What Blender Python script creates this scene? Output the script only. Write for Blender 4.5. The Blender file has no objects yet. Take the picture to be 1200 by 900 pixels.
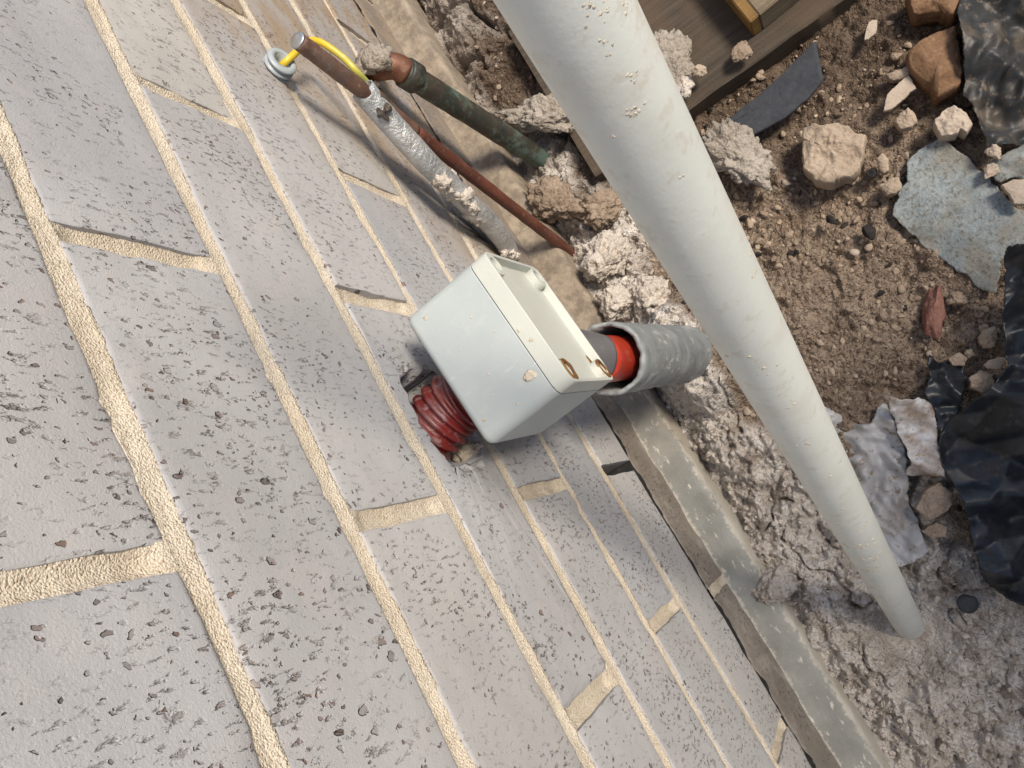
import bpy, bmesh, math, random
import numpy as np
from mathutils import Matrix, Vector

# ------------------------------------------------------------------ camera, sky, sun, exposure
S = bpy.context.scene
COL = S.collection
cam_d = bpy.data.cameras.new('camera'); cam = bpy.data.objects.new('camera', cam_d); COL.objects.link(cam)
cam_d.sensor_width = 36.0; cam_d.lens = 28.71; cam_d.clip_start = 0.005; cam_d.clip_end = 100
right = (0.777818, -0.485556, -0.399042); down = (-0.541378, -0.840132, -0.032985); fwd = (-0.319232, 0.241689, -0.916339)
cam.matrix_world = Matrix(((right[0], -down[0], -fwd[0], 0.18898), (right[1], -down[1], -fwd[1], -0.06769),
                           (right[2], -down[2], -fwd[2], 0.10840), (0, 0, 0, 1)))
S.camera = cam

SUN_DIR = Vector((0.62, -0.03, 0.80)).normalized()       # towards the sun
elev = math.asin(SUN_DIR.z); azim = math.atan2(SUN_DIR.x, SUN_DIR.y)
world = bpy.data.worlds.new('World'); S.world = world; world.use_nodes = True
wn = world.node_tree.nodes; wl = world.node_tree.links
sky = wn.new('ShaderNodeTexSky'); sky.sky_type = 'NISHITA'; sky.sun_disc = False
sky.sun_elevation = elev; sky.sun_rotation = azim; sky.dust_density = 2.0
wl.new(sky.outputs[0], wn['Background'].inputs[0]); wn['Background'].inputs[1].default_value = 0.085
sun_d = bpy.data.lights.new('sun', 'SUN'); sun_d.energy = 2.4; sun_d.angle = math.radians(14); sun_d.color = (1.0, 0.905, 0.765)
sun = bpy.data.objects.new('sun', sun_d); COL.objects.link(sun)
sun.rotation_euler = SUN_DIR.to_track_quat('Z', 'Y').to_euler()
S.view_settings.view_transform = 'Standard'; S.view_settings.look = 'None'
S.view_settings.gamma = 1.0; S.view_settings.use_curve_mapping = False
S.view_settings.exposure = 0.87
S.cycles.max_bounces = 5; S.cycles.diffuse_bounces = 3; S.cycles.glossy_bounces = 3; S.cycles.transmission_bounces = 2

rng = np.random.default_rng(7)
random.seed(7)

# ------------------------------------------------------------------ noise in numpy
def _h(ix, iy, iz, s=0):
    n = (ix.astype(np.int64) * 73856093) ^ (iy.astype(np.int64) * 19349663) ^ (iz.astype(np.int64) * 83492791) ^ (s * 2654435761)
    n = (n ^ (n >> 13)) * 1274126177 & 0x7fffffff
    n = (n ^ (n >> 16)) * 668265263 & 0x7fffffff
    return (n ^ (n >> 15)) / float(0x7fffffff)

def vnoise(P, s=0):
    P = np.asarray(P, float); I = np.floor(P); F = P - I; U = F * F * F * (F * (F * 6 - 15) + 10)
    I = I.astype(np.int64); x, y, z = I[..., 0], I[..., 1], I[..., 2]; u, v, w = U[..., 0], U[..., 1], U[..., 2]
    def L(a, b, t): return a + (b - a) * t
    r = L(L(L(_h(x, y, z, s), _h(x+1, y, z, s), u), L(_h(x, y+1, z, s), _h(x+1, y+1, z, s), u), v),
          L(L(_h(x, y, z+1, s), _h(x+1, y, z+1, s), u), L(_h(x, y+1, z+1, s), _h(x+1, y+1, z+1, s), u), v), w)
    return r * 2 - 1

def fbm(P, octv=4, s=0, gain=0.5):
    P = np.asarray(P, float); t = 0; a = 1.0
    for o in range(octv):
        t = t + a * vnoise(P * (2.03 ** o) + o * 17.3, s + o); a *= gain
    return t

def worley2(X, Y, s=0):
    """F1, F2 and the nearest cell's random value, on a plane"""
    ix, iy = np.floor(X).astype(np.int64), np.floor(Y).astype(np.int64)
    f1 = np.full(X.shape, 9.0); f2 = f1.copy(); cid = np.zeros(X.shape); z0 = np.zeros_like(ix)
    for dx in (-1, 0, 1):
        for dy in (-1, 0, 1):
            cx, cy = ix + dx, iy + dy
            px = cx + _h(cx, cy, z0, s); py = cy + _h(cx, cy, z0 + 1, s)
            d = np.hypot(px - X, py - Y); r = _h(cx, cy, z0 + 2, s)
            near = d < f1
            f2 = np.where(near, f1, np.minimum(f2, d)); cid = np.where(near, r, cid); f1 = np.where(near, d, f1)
    return f1, f2, cid

def worley3(P, s=0):
    I = np.floor(P).astype(np.int64); f1 = np.full(P.shape[0], 9.0); f2 = f1.copy()
    for dx in (-1, 0, 1):
        for dy in (-1, 0, 1):
            for dz in (-1, 0, 1):
                c = I + np.array([dx, dy, dz])
                q = c + np.stack([_h(c[:, 0], c[:, 1], c[:, 2], s + k) for k in (1, 2, 3)], 1)
                d = np.linalg.norm(q - P, axis=1)
                f2 = np.where(d < f1, f1, np.minimum(f2, d)); f1 = np.minimum(f1, d)
    return f1, f2

def sstep(a, b, x):
    t = np.clip((x - a) / (b - a), 0, 1); return t * t * (3 - 2 * t)

# ------------------------------------------------------------------ object helpers
def obj(name, verts, faces, mat, parent=None, smooth=True):
    me = bpy.data.meshes.new(name); me.from_pydata([tuple(map(float, v)) for v in verts], [], [tuple(map(int, f)) for f in faces]); me.update()
    if smooth: me.polygons.foreach_set('use_smooth', [True] * len(me.polygons))
    me.materials.append(mat)
    o = bpy.data.objects.new(name, me); COL.objects.link(o)
    if parent: o.parent = parent
    return o

def bobj(name, bm, mat, parent=None, smooth=True):
    me = bpy.data.meshes.new(name); bm.normal_update(); bm.to_mesh(me); bm.free()
    if smooth: me.polygons.foreach_set('use_smooth', [True] * len(me.polygons))
    me.materials.append(mat)
    o = bpy.data.objects.new(name, me); COL.objects.link(o)
    if parent: o.parent = parent
    return o

def empty(name, loc):
    o = bpy.data.objects.new(name, None); COL.objects.link(o); o.location = loc; o.empty_display_size = 0.02; return o

def tag(o, label, cat, group=None, kind=None):
    o['label'] = label; o['category'] = cat
    if group: o['group'] = group
    if kind: o['kind'] = kind
    return o

def adopt(parent, *kids):
    """parent parts that were built in world space"""
    bpy.context.view_layer.update()
    for k in kids:
        k.parent = parent; k.matrix_parent_inverse = parent.matrix_world.inverted()

def recenter(o):
    me = o.data; n = len(me.vertices); a = np.empty(n * 3); me.vertices.foreach_get('co', a); a = a.reshape(-1, 3)
    c = (a.min(0) + a.max(0)) / 2; c[2] = a[:, 2].min()
    me.vertices.foreach_set('co', (a - c).ravel()); me.update(); o.location = Vector(c) + o.location
    return o

def frames(pts):
    P = np.array(pts, float); T = np.gradient(P, axis=0); T /= np.linalg.norm(T, axis=1)[:, None]
    n = np.cross(T[0], (0.31, 0.52, 0.79)); n /= np.linalg.norm(n); N = [n]
    for i in range(1, len(P)):
        n = N[-1] - T[i] * (N[-1] @ T[i]); N.append(n / np.linalg.norm(n))
    N = np.array(N); return P, T, N, np.cross(T, N)

def spline(pts, n=40):
    P = np.array(pts, float); d = np.r_[0, np.cumsum(np.linalg.norm(np.diff(P, axis=0), axis=1))]
    ext = np.vstack([2 * P[0] - P[1], P, 2 * P[-1] - P[-2]]); out = []
    for t in np.linspace(0, d[-1], n):
        i = min(max(np.searchsorted(d, t) - 1, 0), len(P) - 2); u = (t - d[i]) / (d[i+1] - d[i])
        a, b, c, e = ext[i], ext[i+1], ext[i+2], ext[i+3]
        out.append(0.5 * (2*b + (c - a)*u + (2*a - 5*b + 4*c - e)*u*u + (3*b - a - 3*c + e)*u**3))
    return np.array(out)

def tube(pts, rad, seg=28, inner=None, rough=0.0, freq=60, seed=0, caps=(True, True), rag=0.0):
    """verts, faces of a tube; inner = wall thickness for an open mouth at the first point"""
    P, T, N, B = frames(pts); n = len(P); rad = np.broadcast_to(np.asarray(rad, float), (n,))
    a = np.linspace(0, 2 * np.pi, seg, endpoint=False); ca, sa = np.cos(a), np.sin(a)
    ring = N[:, None, :] * ca[None, :, None] + B[:, None, :] * sa[None, :, None]
    V = P[:, None, :] + ring * rad[:, None, None]
    if rough: V = V + ring * (fbm(V * freq, 3, seed) * rough)[..., None]
    if rag:
        off = fbm(np.stack([ca * 2.4, sa * 2.4, 0 * ca], 1), 4, seed + 5, 0.7) * rag
        V[0] += T[0] * off[:, None]
    V = V.reshape(-1, 3).tolist(); F = []
    for i in range(n - 1):
        for j in range(seg):
            k = (j + 1) % seg; F.append((i*seg + j, i*seg + k, (i+1)*seg + k, (i+1)*seg + j))
    if inner:
        base = len(V)
        V0 = np.array(V[:seg]) - ring[0] * inner; V1 = P[min(n-1, int(n*0.8))] + ring[0] * (rad[0] - inner)
        V += V0.tolist() + V1.tolist()
        for j in range(seg):
            k = (j + 1) % seg
            F.append((k, j, base + j, base + k)); F.append((base + k, base + j, base + seg + j, base + seg + k))
    elif caps[0]: V.append(P[0].tolist()); c = len(V) - 1; F += [(c, (j+1) % seg, j) for j in range(seg)]
    if caps[1]: V.append(P[-1].tolist()); c = len(V) - 1; o = (n-1)*seg; F += [(c, o + j, o + (j+1) % seg) for j in range(seg)]
    return V, F

def ico(sub):
    bm = bmesh.new(); bmesh.ops.create_icosphere(bm, subdivisions=sub, radius=1.0)
    V = np.array([v.co[:] for v in bm.verts]); F = [tuple(v.index for v in f.verts) for f in bm.faces]; bm.free(); return V, F
ICO = {k: ico(k) for k in (1, 2, 3, 4, 5)}

def rotm(ax, an): return np.array(Matrix.Rotation(an, 3, Vector(ax)))

def rock_verts(sub, seed, cuts=7, rough=0.20, freq=2.5, near=0.45, far=0.82):
    """a stone: a ball cut by random planes, then roughened"""
    V, F = ICO[sub]; V = V.copy(); r = np.random.default_rng(seed)
    for _ in range(cuts):
        n = r.normal(size=3); n /= np.linalg.norm(n); d = r.uniform(near, far)
        t = V @ n - d; V = V - n * np.maximum(t, 0)[:, None] * 0.94
    V = V * (1 + rough * fbm(V * freq, 4, seed))[:, None]
    return V, F

def rock(name, c, size, seed, mat, sub=4, rz=None, parent=None, **kw):
    V, F = rock_verts(sub, seed, **kw); V = V * np.array(size)
    if rz is None: rz = seed * 1.7
    V = V @ rotm((0, 0, 1), rz).T
    o = obj(name, V, F, mat, parent); o.location = c; return o

def clod_verts(sub, seed, amp=0.22, f=2.6):
    """a broken crumbly lump: cut by planes, then rough at every scale"""
    V, F = ICO[sub]; V = V.copy(); r = np.random.default_rng(seed + 77)
    V = V * (1 + 0.30 * fbm(V * 1.1 + seed, 3, seed))[:, None]
    for _ in range(6):
        n = r.normal(size=3); n /= np.linalg.norm(n); t = V @ n - r.uniform(0.55, 0.85); V = V - n * np.maximum(t, 0)[:, None] * 0.8
    d = 0.16 * fbm(V * 3.1 + seed, 5, seed + 3, 0.62); f1, f2 = worley3(V * f + seed, seed); d = d - 0.5 * amp * sstep(0.22, 0.0, f2 - f1)
    f1, f2 = worley3(V * f * 3.4 + seed, seed + 1); d = d + 0.25 * amp * (0.5 - f1)
    return V * (1 + d)[:, None], F

def clod(name, c, size, seed, mat, sub=5, parent=None, **kw):
    V, F = clod_verts(sub, seed, **kw); V = V * np.array(size); V = V @ rotm((0, 0, 1), seed * 1.3).T
    o = obj(name, V, F, mat, parent); o.location = c; return o

def resample(out, n, jit, seed):
    P = np.array(out, float)[:, :2]; Q = np.vstack([P, P[:1]]); d = np.r_[0, np.cumsum(np.linalg.norm(np.diff(Q, axis=0), axis=1))]
    t = np.linspace(0, d[-1], n, endpoint=False); R = np.stack([np.interp(t, d, Q[:, 0]), np.interp(t, d, Q[:, 1])], 1)
    j = np.stack([fbm(np.c_[R * 90, R[:, :1] * 0], 4, seed, 0.65), fbm(np.c_[R * 90, R[:, :1] * 0 + 9], 4, seed + 3, 0.65)], 1)
    return R + j * jit

def slab(name, outline, z, thick, mat, seed=1, rough=0.0015, freq=70, jit=0.0012, tilt=(0, 0), dome=0.0, n=96, parent=None, round_=0.85):
    """a broken flat piece: an uneven outline, a rough top, chipped sides"""
    R = resample(outline, n, jit, seed); c = R.mean(0); V = []; F = []
    prof = [(0.90, -thick), (0.985, -thick * 0.8), (1.0, -thick * 0.35), (0.975, -thick * 0.06), (0.94, 0.0)] + [(s, 0.0) for s in np.linspace(0.90, 0.05, 22)]
    for s, dz in prof:
        r = c + (R - c) * s; zz = np.full(n, dz)
        zz = zz + dome * (1 - s * s)
        V.append(np.c_[r, zz])
    V = np.array(V); k = len(prof)
    V[1:, :, 2] += fbm(V[1:] * freq * np.array([1, 1, 1]), 4, seed, 0.55) * rough
    V = V.reshape(-1, 3)
    V = np.vstack([V, [[c[0], c[1], V[(k-1)*n:, 2].mean()]], [[c[0], c[1], -thick]]])
    for i in range(k - 1):
        for j in range(n):
            m = (j + 1) % n; F.append((i*n + j, i*n + m, (i+1)*n + m, (i+1)*n + j))
    F += [((k-1)*n + j, (k-1)*n + (j+1) % n, k*n) for j in range(n)] + [((j+1) % n, j, k*n + 1) for j in range(n)]
    a = sum((R[j, 0] * R[(j+1) % n, 1] - R[(j+1) % n, 0] * R[j, 1]) for j in range(n))
    if a < 0: F = [f[::-1] for f in F]
    V[:, 2] += z + (V[:, 0] - c[0]) * tilt[0] + (V[:, 1] - c[1]) * tilt[1]
    o = obj(name, V, F, mat, parent)
    return recenter(o)

def inside(poly, X, Y):
    P = np.array(poly)[:, :2]; r = np.zeros(X.shape, bool); j = len(P) - 1
    for i in range(len(P)):
        xi, yi, xj, yj = P[i, 0], P[i, 1], P[j, 0], P[j, 1]
        with np.errstate(divide='ignore', invalid='ignore'):
            r ^= ((yi > Y) != (yj > Y)) & (X < (xj - xi) * (Y - yi) / (yj - yi + 1e-12) + xi)
        j = i
    return r

def sheet(name, outline, hfun, mat, step=0.0017, thick=0.0007, jit=0.0015, seed=1):
    """a crumpled sheet: fine grid cut to an uneven outline, draped by hfun, given thickness"""
    R = resample(outline, 160, jit, seed); lo, hi = R.min(0), R.max(0)
    xs = np.arange(lo[0], hi[0] + step, step); ys = np.arange(lo[1], hi[1] + step, step)
    X, Y = np.meshgrid(xs, ys, indexing='ij'); M = inside(R, X, Y)
    # snap rim vertices towards the outline so the edge is not stepped
    keep = M.copy(); keep[1:, :] |= M[:-1, :]; keep[:-1, :] |= M[1:, :]; keep[:, 1:] |= M[:, :-1]; keep[:, :-1] |= M[:, 1:]
    rim = np.argwhere(keep & ~M)
    dense = resample(outline, 900, jit, seed)
    for i, j in rim:
        d = np.hypot(dense[:, 0] - X[i, j], dense[:, 1] - Y[i, j]); k = d.argmin(); X[i, j], Y[i, j] = dense[k]
    Z = hfun(X, Y); idx = -np.ones(X.shape, int); ii = np.argwhere(keep); idx[keep] = np.arange(len(ii))
    V = np.stack([X[keep], Y[keep], Z[keep]], 1); F = []
    a, b, c, d = idx[:-1, :-1], idx[1:, :-1], idx[1:, 1:], idx[:-1, 1:]
    ok = (a >= 0) & (b >= 0) & (c >= 0) & (d >= 0)
    F = np.stack([a[ok], b[ok], c[ok], d[ok]], 1).tolist()
    o = obj(name, V, F, mat); recenter(o)
    m = o.modifiers.new('thickness', 'SOLIDIFY'); m.thickness = thick; m.offset = -1
    return o

# ------------------------------------------------------------------ material helpers
class Mat:
    def __init__(self, name, rough=0.8, spec=0.3):
        self.m = bpy.data.materials.new(name); self.m.use_nodes = True; self.t = self.m.node_tree
        self.b = self.t.nodes['Principled BSDF']; self.b.inputs['Roughness'].default_value = rough
        self.b.inputs['Specular IOR Level'].default_value = spec
    def n(self, typ, **kw):
        n = self.t.nodes.new(typ)
        for k, v in kw.items(): setattr(n, k, v)
        return n
    def l(self, a, b): self.t.links.new(a, b)
    def set(self, sock, v):
        if hasattr(v, 'is_output'): self.l(v, sock)
        else: sock.default_value = v
    def coord(self, kind='Object'): return self.n('ShaderNodeTexCoord').outputs[kind]
    def pos(self): return self.n('ShaderNodeNewGeometry').outputs['Position']
    def rnd(self): return self.n('ShaderNodeObjectInfo').outputs['Random']
    def vec(self, v, scale=(1, 1, 1), add=None):
        m = self.n('ShaderNodeVectorMath', operation='MULTIPLY'); self.l(v, m.inputs[0]); m.inputs[1].default_value = scale
        if add is None: return m.outputs[0]
        a = self.n('ShaderNodeVectorMath', operation='ADD'); self.l(m.outputs[0], a.inputs[0]); self.set(a.inputs[1], add); return a.outputs[0]
    def noise(self, v, s, detail=4, rough=0.55, dist=0.0, out='Fac'):
        n = self.n('ShaderNodeTexNoise'); self.l(v, n.inputs['Vector']); n.inputs['Scale'].default_value = s
        n.inputs['Detail'].default_value = detail; n.inputs['Roughness'].default_value = rough; n.inputs['Distortion'].default_value = dist
        return n.outputs[out]
    def vor(self, v, s, out='Distance', feature='F1', rand=1.0):
        n = self.n('ShaderNodeTexVoronoi', feature=feature); self.l(v, n.inputs['Vector']); n.inputs['Scale'].default_value = s
        n.inputs['Randomness'].default_value = rand; return n if out is None else n.outputs[out]
    def math(self, op, a, b=0.0, c=0.0, clamp=False):
        n = self.n('ShaderNodeMath', operation=op, use_clamp=clamp); self.set(n.inputs[0], a); self.set(n.inputs[1], b); self.set(n.inputs[2], c); return n.outputs[0]
    def ss(self, x, a, b, lo=0.0, hi=1.0):
        n = self.n('ShaderNodeMapRange', interpolation_type='SMOOTHSTEP'); self.set(n.inputs[0], x)
        for i, v in enumerate((a, b, lo, hi)): self.set(n.inputs[i + 1], v)
        return n.outputs[0]
    def mix(self, f, a, b, mode='MIX'):
        n = self.n('ShaderNodeMix', data_type='RGBA', blend_type=mode); self.set(n.inputs[0], f)
        for s, v in ((n.inputs[6], a), (n.inputs[7], b)):
            if hasattr(v, 'is_output'): self.l(v, s)
            else: s.default_value = (*v[:3], 1)
        return n.outputs[2]
    def ramp(self, x, stops):
        n = self.n('ShaderNodeValToRGB'); self.l(x, n.inputs[0]); e = n.color_ramp.elements
        e[0].position, e[0].color = stops[0][0], (*stops[0][1], 1); e[1].position, e[1].color = stops[-1][0], (*stops[-1][1], 1)
        for p, c in stops[1:-1]: q = e.new(p); q.color = (*c, 1)
        return n.outputs[0]
    def bump(self, h, dist=0.001, strength=1.0, normal=None):
        n = self.n('ShaderNodeBump'); self.l(h, n.inputs['Height']); n.inputs['Distance'].default_value = dist; n.inputs['Strength'].default_value = strength
        if normal: self.l(normal, n.inputs['Normal'])
        return n.outputs[0]
    def sep(self, v):
        n = self.n('ShaderNodeSeparateXYZ'); self.l(v, n.inputs[0]); return n.outputs
    def out(self, color=None, normal=None, rough=None, **kw):
        if color is not None: self.set(self.b.inputs['Base Color'], color if hasattr(color, 'is_output') else (*color, 1))
        if normal is not None: self.l(normal, self.b.inputs['Normal'])
        if rough is not None: self.set(self.b.inputs['Roughness'], rough)
        for k, v in kw.items(): self.set(self.b.inputs[k], v)
        return self.m

def brick_mat(name, base_lo, base_hi, stain=1.0):
    M = Mat(name, 0.72, 0.28)
    oc = M.coord('Object'); r = M.rnd(); off = M.n('ShaderNodeCombineXYZ')
    M.l(M.math('MULTIPLY', r, 37.0), off.inputs[0]); M.l(M.math('MULTIPLY', r, 91.0), off.inputs[1]); M.l(M.math('MULTIPLY', r, 53.0), off.inputs[2])
    v0 = M.vec(oc, (1, 1, 1), off.outputs[0])
    dens = M.ss(M.noise(v0, 17, 2, 0.5), 0.36, 0.66)                           # marks come in drifts
    wob = M.noise(v0, 210, 2, 0.6, out='Color')
    wv = M.n('ShaderNodeVectorMath', operation='MULTIPLY_ADD'); M.l(wob, wv.inputs[0]); wv.inputs[1].default_value = (0.005, 0.005, 0.005); M.l(v0, wv.inputs[2]); v = wv.outputs[0]
    a = M.noise(M.vec(v0, (230, 430, 150)), 1.0, 3, 0.6, 0.2)                # drag furrows along the height
    def pits(sc, keep, size, soft):
        nd = M.vor(M.vec(v, sc), 1.0, None); cr = M.sep(nd.outputs['Color']); lim = M.math('MULTIPLY_ADD', cr[1], size, 0.06)
        return M.math('MULTIPLY', M.ss(nd.outputs['Distance'], M.math('SUBTRACT', lim, soft), lim, 1, 0), M.math('GREATER_THAN', M.math('MULTIPLY_ADD', dens, 0.16, cr[0]), keep)), cr[2]
    chip, k1 = pits((120, 165, 100), 0.93, 0.27, 0.07); pb, k2 = pits((330, 430, 230), 0.80, 0.36, 0.12)
    pa = M.math('MULTIPLY', M.ss(a, 0.60, 0.67), dens)
    fine = M.noise(v0, 1100, 2, 0.6); mid = M.noise(v0, 45, 3, 0.6); big = M.noise(v0, 9, 3, 0.6)
    col = M.mix(M.ss(big, 0.3, 0.7), base_lo, base_hi)
    col = M.mix(M.math('MULTIPLY', M.ss(mid, 0.5, 0.75), 0.35), col, (0.52, 0.48, 0.44))
    col = M.mix(M.math('MULTIPLY', M.ss(a, 0.55, 0.66), 0.16), col, (0.30, 0.28, 0.265))
    tint = M.mix(r, (0.88, 0.89, 0.93), (1.06, 1.03, 0.99)); col = M.mix(1.0, col, tint, 'MULTIPLY')
    # earth and cement wash on the lower courses, towards the pipes
    p = M.sep(M.pos()); pn = M.noise(M.pos(), 11, 3, 0.6)
    far = M.ss(M.math('ADD', M.math('SUBTRACT', p[1], M.math('MULTIPLY', p[2], 0.62)), M.math('MULTIPLY', pn, 0.16)), 0.50, 0.74)
    smear = M.ss(M.noise(M.vec(M.pos(), (26, 17, 34)), 1.0, 4, 0.62), 0.40, 0.62)
    col = M.mix(M.math('MULTIPLY', M.math('MULTIPLY', far, smear), 0.8 * stain), col, (0.37, 0.26, 0.15))
    col = M.mix(M.math('MULTIPLY', far, 0.40 * stain), col, (0.26, 0.20, 0.145))
    pitcol = M.mix(M.ss(mid, 0.35, 0.65), (0.07, 0.048, 0.040), (0.19, 0.115, 0.085))
    col = M.mix(M.math('MULTIPLY', pa, 0.55), col, pitcol); col = M.mix(M.math('MULTIPLY', pb, M.math('MULTIPLY_ADD', k2, 0.6, 0.3)), col, pitcol); col = M.mix(M.math('MULTIPLY', chip, M.math('MULTIPLY_ADD', k1, 0.7, 0.2)), col, pitcol)
    grain = M.ss(fine, 0.62, 0.74)
    col = M.mix(M.math('MULTIPLY', grain, 0.22), col, (0.66, 0.64, 0.61))
    hh = M.math('MULTIPLY_ADD', fine, 0.16, M.math('MULTIPLY', mid, 0.5))
    hh = M.math('SUBTRACT', hh, M.math('MULTIPLY', M.ss(a, 0.54, 0.72), M.math('MULTIPLY_ADD', dens, 0.55, 0.15))); hh = M.math('SUBTRACT', hh, M.math('MULTIPLY', pb, 0.6)); hh = M.math('SUBTRACT', hh, chip)
    return M.out(col, M.bump(hh, 0.0012, 1.0), M.math('MULTIPLY_ADD', fine, 0.25, 0.55))

M_BRICK = brick_mat('grey_brick', (0.41, 0.406, 0.405), (0.48, 0.476, 0.474))
M_BRICK_LOW = brick_mat('brown_brick', (0.21, 0.185, 0.16), (0.27, 0.24, 0.21), 0.6)

def grain_mat(name, a, b, speck=(0.25, 0.18, 0.12), scale=900, bumpd=0.0008, big=18, rough=0.92, speck_amt=0.5):
    M = Mat(name, rough, 0.15); v = M.pos()
    n1 = M.noise(v, scale, 3, 0.65); n2 = M.noise(v, big, 4, 0.6); vo = M.vor(v, scale * 0.9, None)
    col = M.mix(M.ss(n2, 0.3, 0.7), a, b)
    col = M.mix(M.math('MULTIPLY', M.ss(M.sep(vo.outputs['Color'])[0], 0.80, 0.9), speck_amt), col, speck)
    col = M.mix(M.math('MULTIPLY', M.ss(n1, 0.35, 0.7), 0.35), col, tuple(min(1, c * 1.3) for c in b))
    h = M.math('ADD', M.math('MULTIPLY', vo.outputs['Distance'], -0.8), n1)
    return M.out(col, M.bump(h, bumpd, 0.9))

M_MORTAR = grain_mat('sandy_mortar', (0.56, 0.48, 0.37), (0.67, 0.595, 0.485), (0.26, 0.18, 0.12), 1300, 0.0008)
M_CEMENT = grain_mat('pale_cement_crumbs', (0.43, 0.375, 0.32), (0.55, 0.495, 0.435), (0.17, 0.13, 0.10), 420, 0.0014, 30)
M_LUMP = grain_mat('grey_brown_mortar', (0.24, 0.205, 0.165), (0.36, 0.32, 0.275), (0.12, 0.09, 0.065), 420, 0.0014, 30)
M_CLOD = grain_mat('brown_clods', (0.20, 0.15, 0.11), (0.31, 0.24, 0.18), (0.10, 0.07, 0.05), 380, 0.0015, 35)
M_TAN = grain_mat('tan_stone', (0.29, 0.225, 0.17), (0.39, 0.315, 0.24), (0.16, 0.11, 0.08), 500, 0.0006, 40, speck_amt=0.3)
M_PALE = grain_mat('pale_shard', (0.36, 0.29, 0.23), (0.43, 0.36, 0.29), (0.25, 0.19, 0.14), 600, 0.0003, 40, speck_amt=0.2)
M_CRUMB = grain_mat('soil_crumbs', (0.26, 0.195, 0.14), (0.38, 0.30, 0.225), (0.16, 0.085, 0.06), 500, 0.0006, 60, speck_amt=0.3)
M_SPLASH = grain_mat('dried_mortar_splash', (0.50, 0.43, 0.33), (0.62, 0.55, 0.45), (0.35, 0.27, 0.19), 700, 0.0005, 60, speck_amt=0.3)
M_SAND = grain_mat('brown_sandstone', (0.13, 0.072, 0.038), (0.20, 0.118, 0.068), (0.36, 0.25, 0.15), 420, 0.0004, 30, 0.7, 0.3)
M_RED = grain_mat('red_clay_lump', (0.16, 0.065, 0.05), (0.26, 0.14, 0.11), (0.30, 0.15, 0.10), 420, 0.0008, 60)
M_SLATE = grain_mat('dark_slate', (0.032, 0.035, 0.042), (0.048, 0.052, 0.06), (0.10, 0.09, 0.08), 300, 0.0003, 50, 0.7, 0.12)
M_COAL = grain_mat('black_crumb', (0.02, 0.019, 0.018), (0.035, 0.03, 0.028), (0.06, 0.05, 0.04), 400, 0.0006, 50, 0.8, 0.2)

def footing_mat():
    M = Mat('weathered_footing', 0.8, 0.3); v = M.pos(); n = M.noise(v, 25, 5, 0.6); f = M.noise(M.vec(v, (160, 60, 160)), 1, 4, 0.6)
    col = M.mix(M.ss(n, 0.3, 0.7), (0.22, 0.22, 0.20), (0.31, 0.31, 0.285))
    col = M.mix(M.ss(f, 0.60, 0.70), col, (0.58, 0.55, 0.48))
    px = M.sep(v)[0]; edge = M.math('ABSOLUTE', M.math('SUBTRACT', px, 0.015)); col = M.mix(M.math('MULTIPLY', M.ss(M.math('MULTIPLY_ADD', M.noise(v, 150, 4, 0.7), 0.016, edge), 0.0205, 0.0240), 0.7), col, (0.56, 0.51, 0.43))
    p = M.sep(v); far = M.ss(M.math('ADD', p[1], M.math('MULTIPLY', n, 0.12)), 0.0, 0.20)
    col = M.mix(M.math('MULTIPLY', far, 0.8), col, M.mix(M.ss(M.noise(v, 70, 5, 0.7), 0.35, 0.65), (0.15, 0.11, 0.075), (0.30, 0.235, 0.165)))
    return M.out(col, M.bump(M.math('ADD', f, M.noise(v, 600, 3)), 0.0008, 0.7))
M_FOOT = footing_mat()

def soil_mat():
    M = Mat('loose_soil', 0.95, 0.12); v = M.pos(); p = M.sep(v)
    a = M.n('ShaderNodeAttribute', attribute_name='cement'); cem = a.outputs['Fac']
    n1 = M.noise(v, 14, 5, 0.6); n2 = M.noise(v, 90, 5, 0.65); n3 = M.noise(v, 700, 3, 0.6); vo = M.vor(v, 260, None); vo2 = M.vor(v, 620, None)
    col = M.mix(M.ss(n1, 0.30, 0.68), (0.165, 0.118, 0.085), (0.32, 0.245, 0.185))
    col = M.mix(M.math('MULTIPLY', M.ss(n2, 0.45, 0.68), 0.55), col, (0.40, 0.315, 0.24))
    far_shade = M.ss(M.math('ADD', M.math('MULTIPLY_ADD', p[0], 0.35, p[1]), M.math('MULTIPLY', n1, 0.22)), 0.31, 0.46)  # shade over the plank side, painted into the soil colour
    c1 = M.sep(vo.outputs['Color']); c2 = M.sep(vo2.outputs['Color'])
    col = M.mix(M.math('MULTIPLY', M.ss(c1[0], 0.70, 0.82), 0.7), col, (0.38, 0.30, 0.225))
    col = M.mix(M.math('MULTIPLY', M.ss(c2[1], 0.82, 0.9), 0.7), col, (0.06, 0.045, 0.035))
    col = M.mix(M.math('MULTIPLY', far_shade, 0.62), col, (0.050, 0.031, 0.021))
    cc = M.mix(M.ss(n2, 0.35, 0.65), (0.60, 0.54, 0.48), (0.74, 0.69, 0.635))
    cc = M.mix(M.math('MULTIPLY', M.ss(c1[1], 0.7, 0.85), 0.5), cc, (0.72, 0.68, 0.63))
    cc = M.mix(M.math('MULTIPLY', M.ss(n1, 0.54, 0.72), 0.45), cc, (0.44, 0.365, 0.29))
    col = M.mix(cem, col, cc)
    h = M.math('ADD', M.math('MULTIPLY', vo.outputs['Distance'], -1.3), M.math('ADD', n3, M.math('MULTIPLY', vo2.outputs['Distance'], -0.8)))
    return M.out(col, M.bump(h, 0.0022, 0.9))
M_SOIL = soil_mat()

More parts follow.
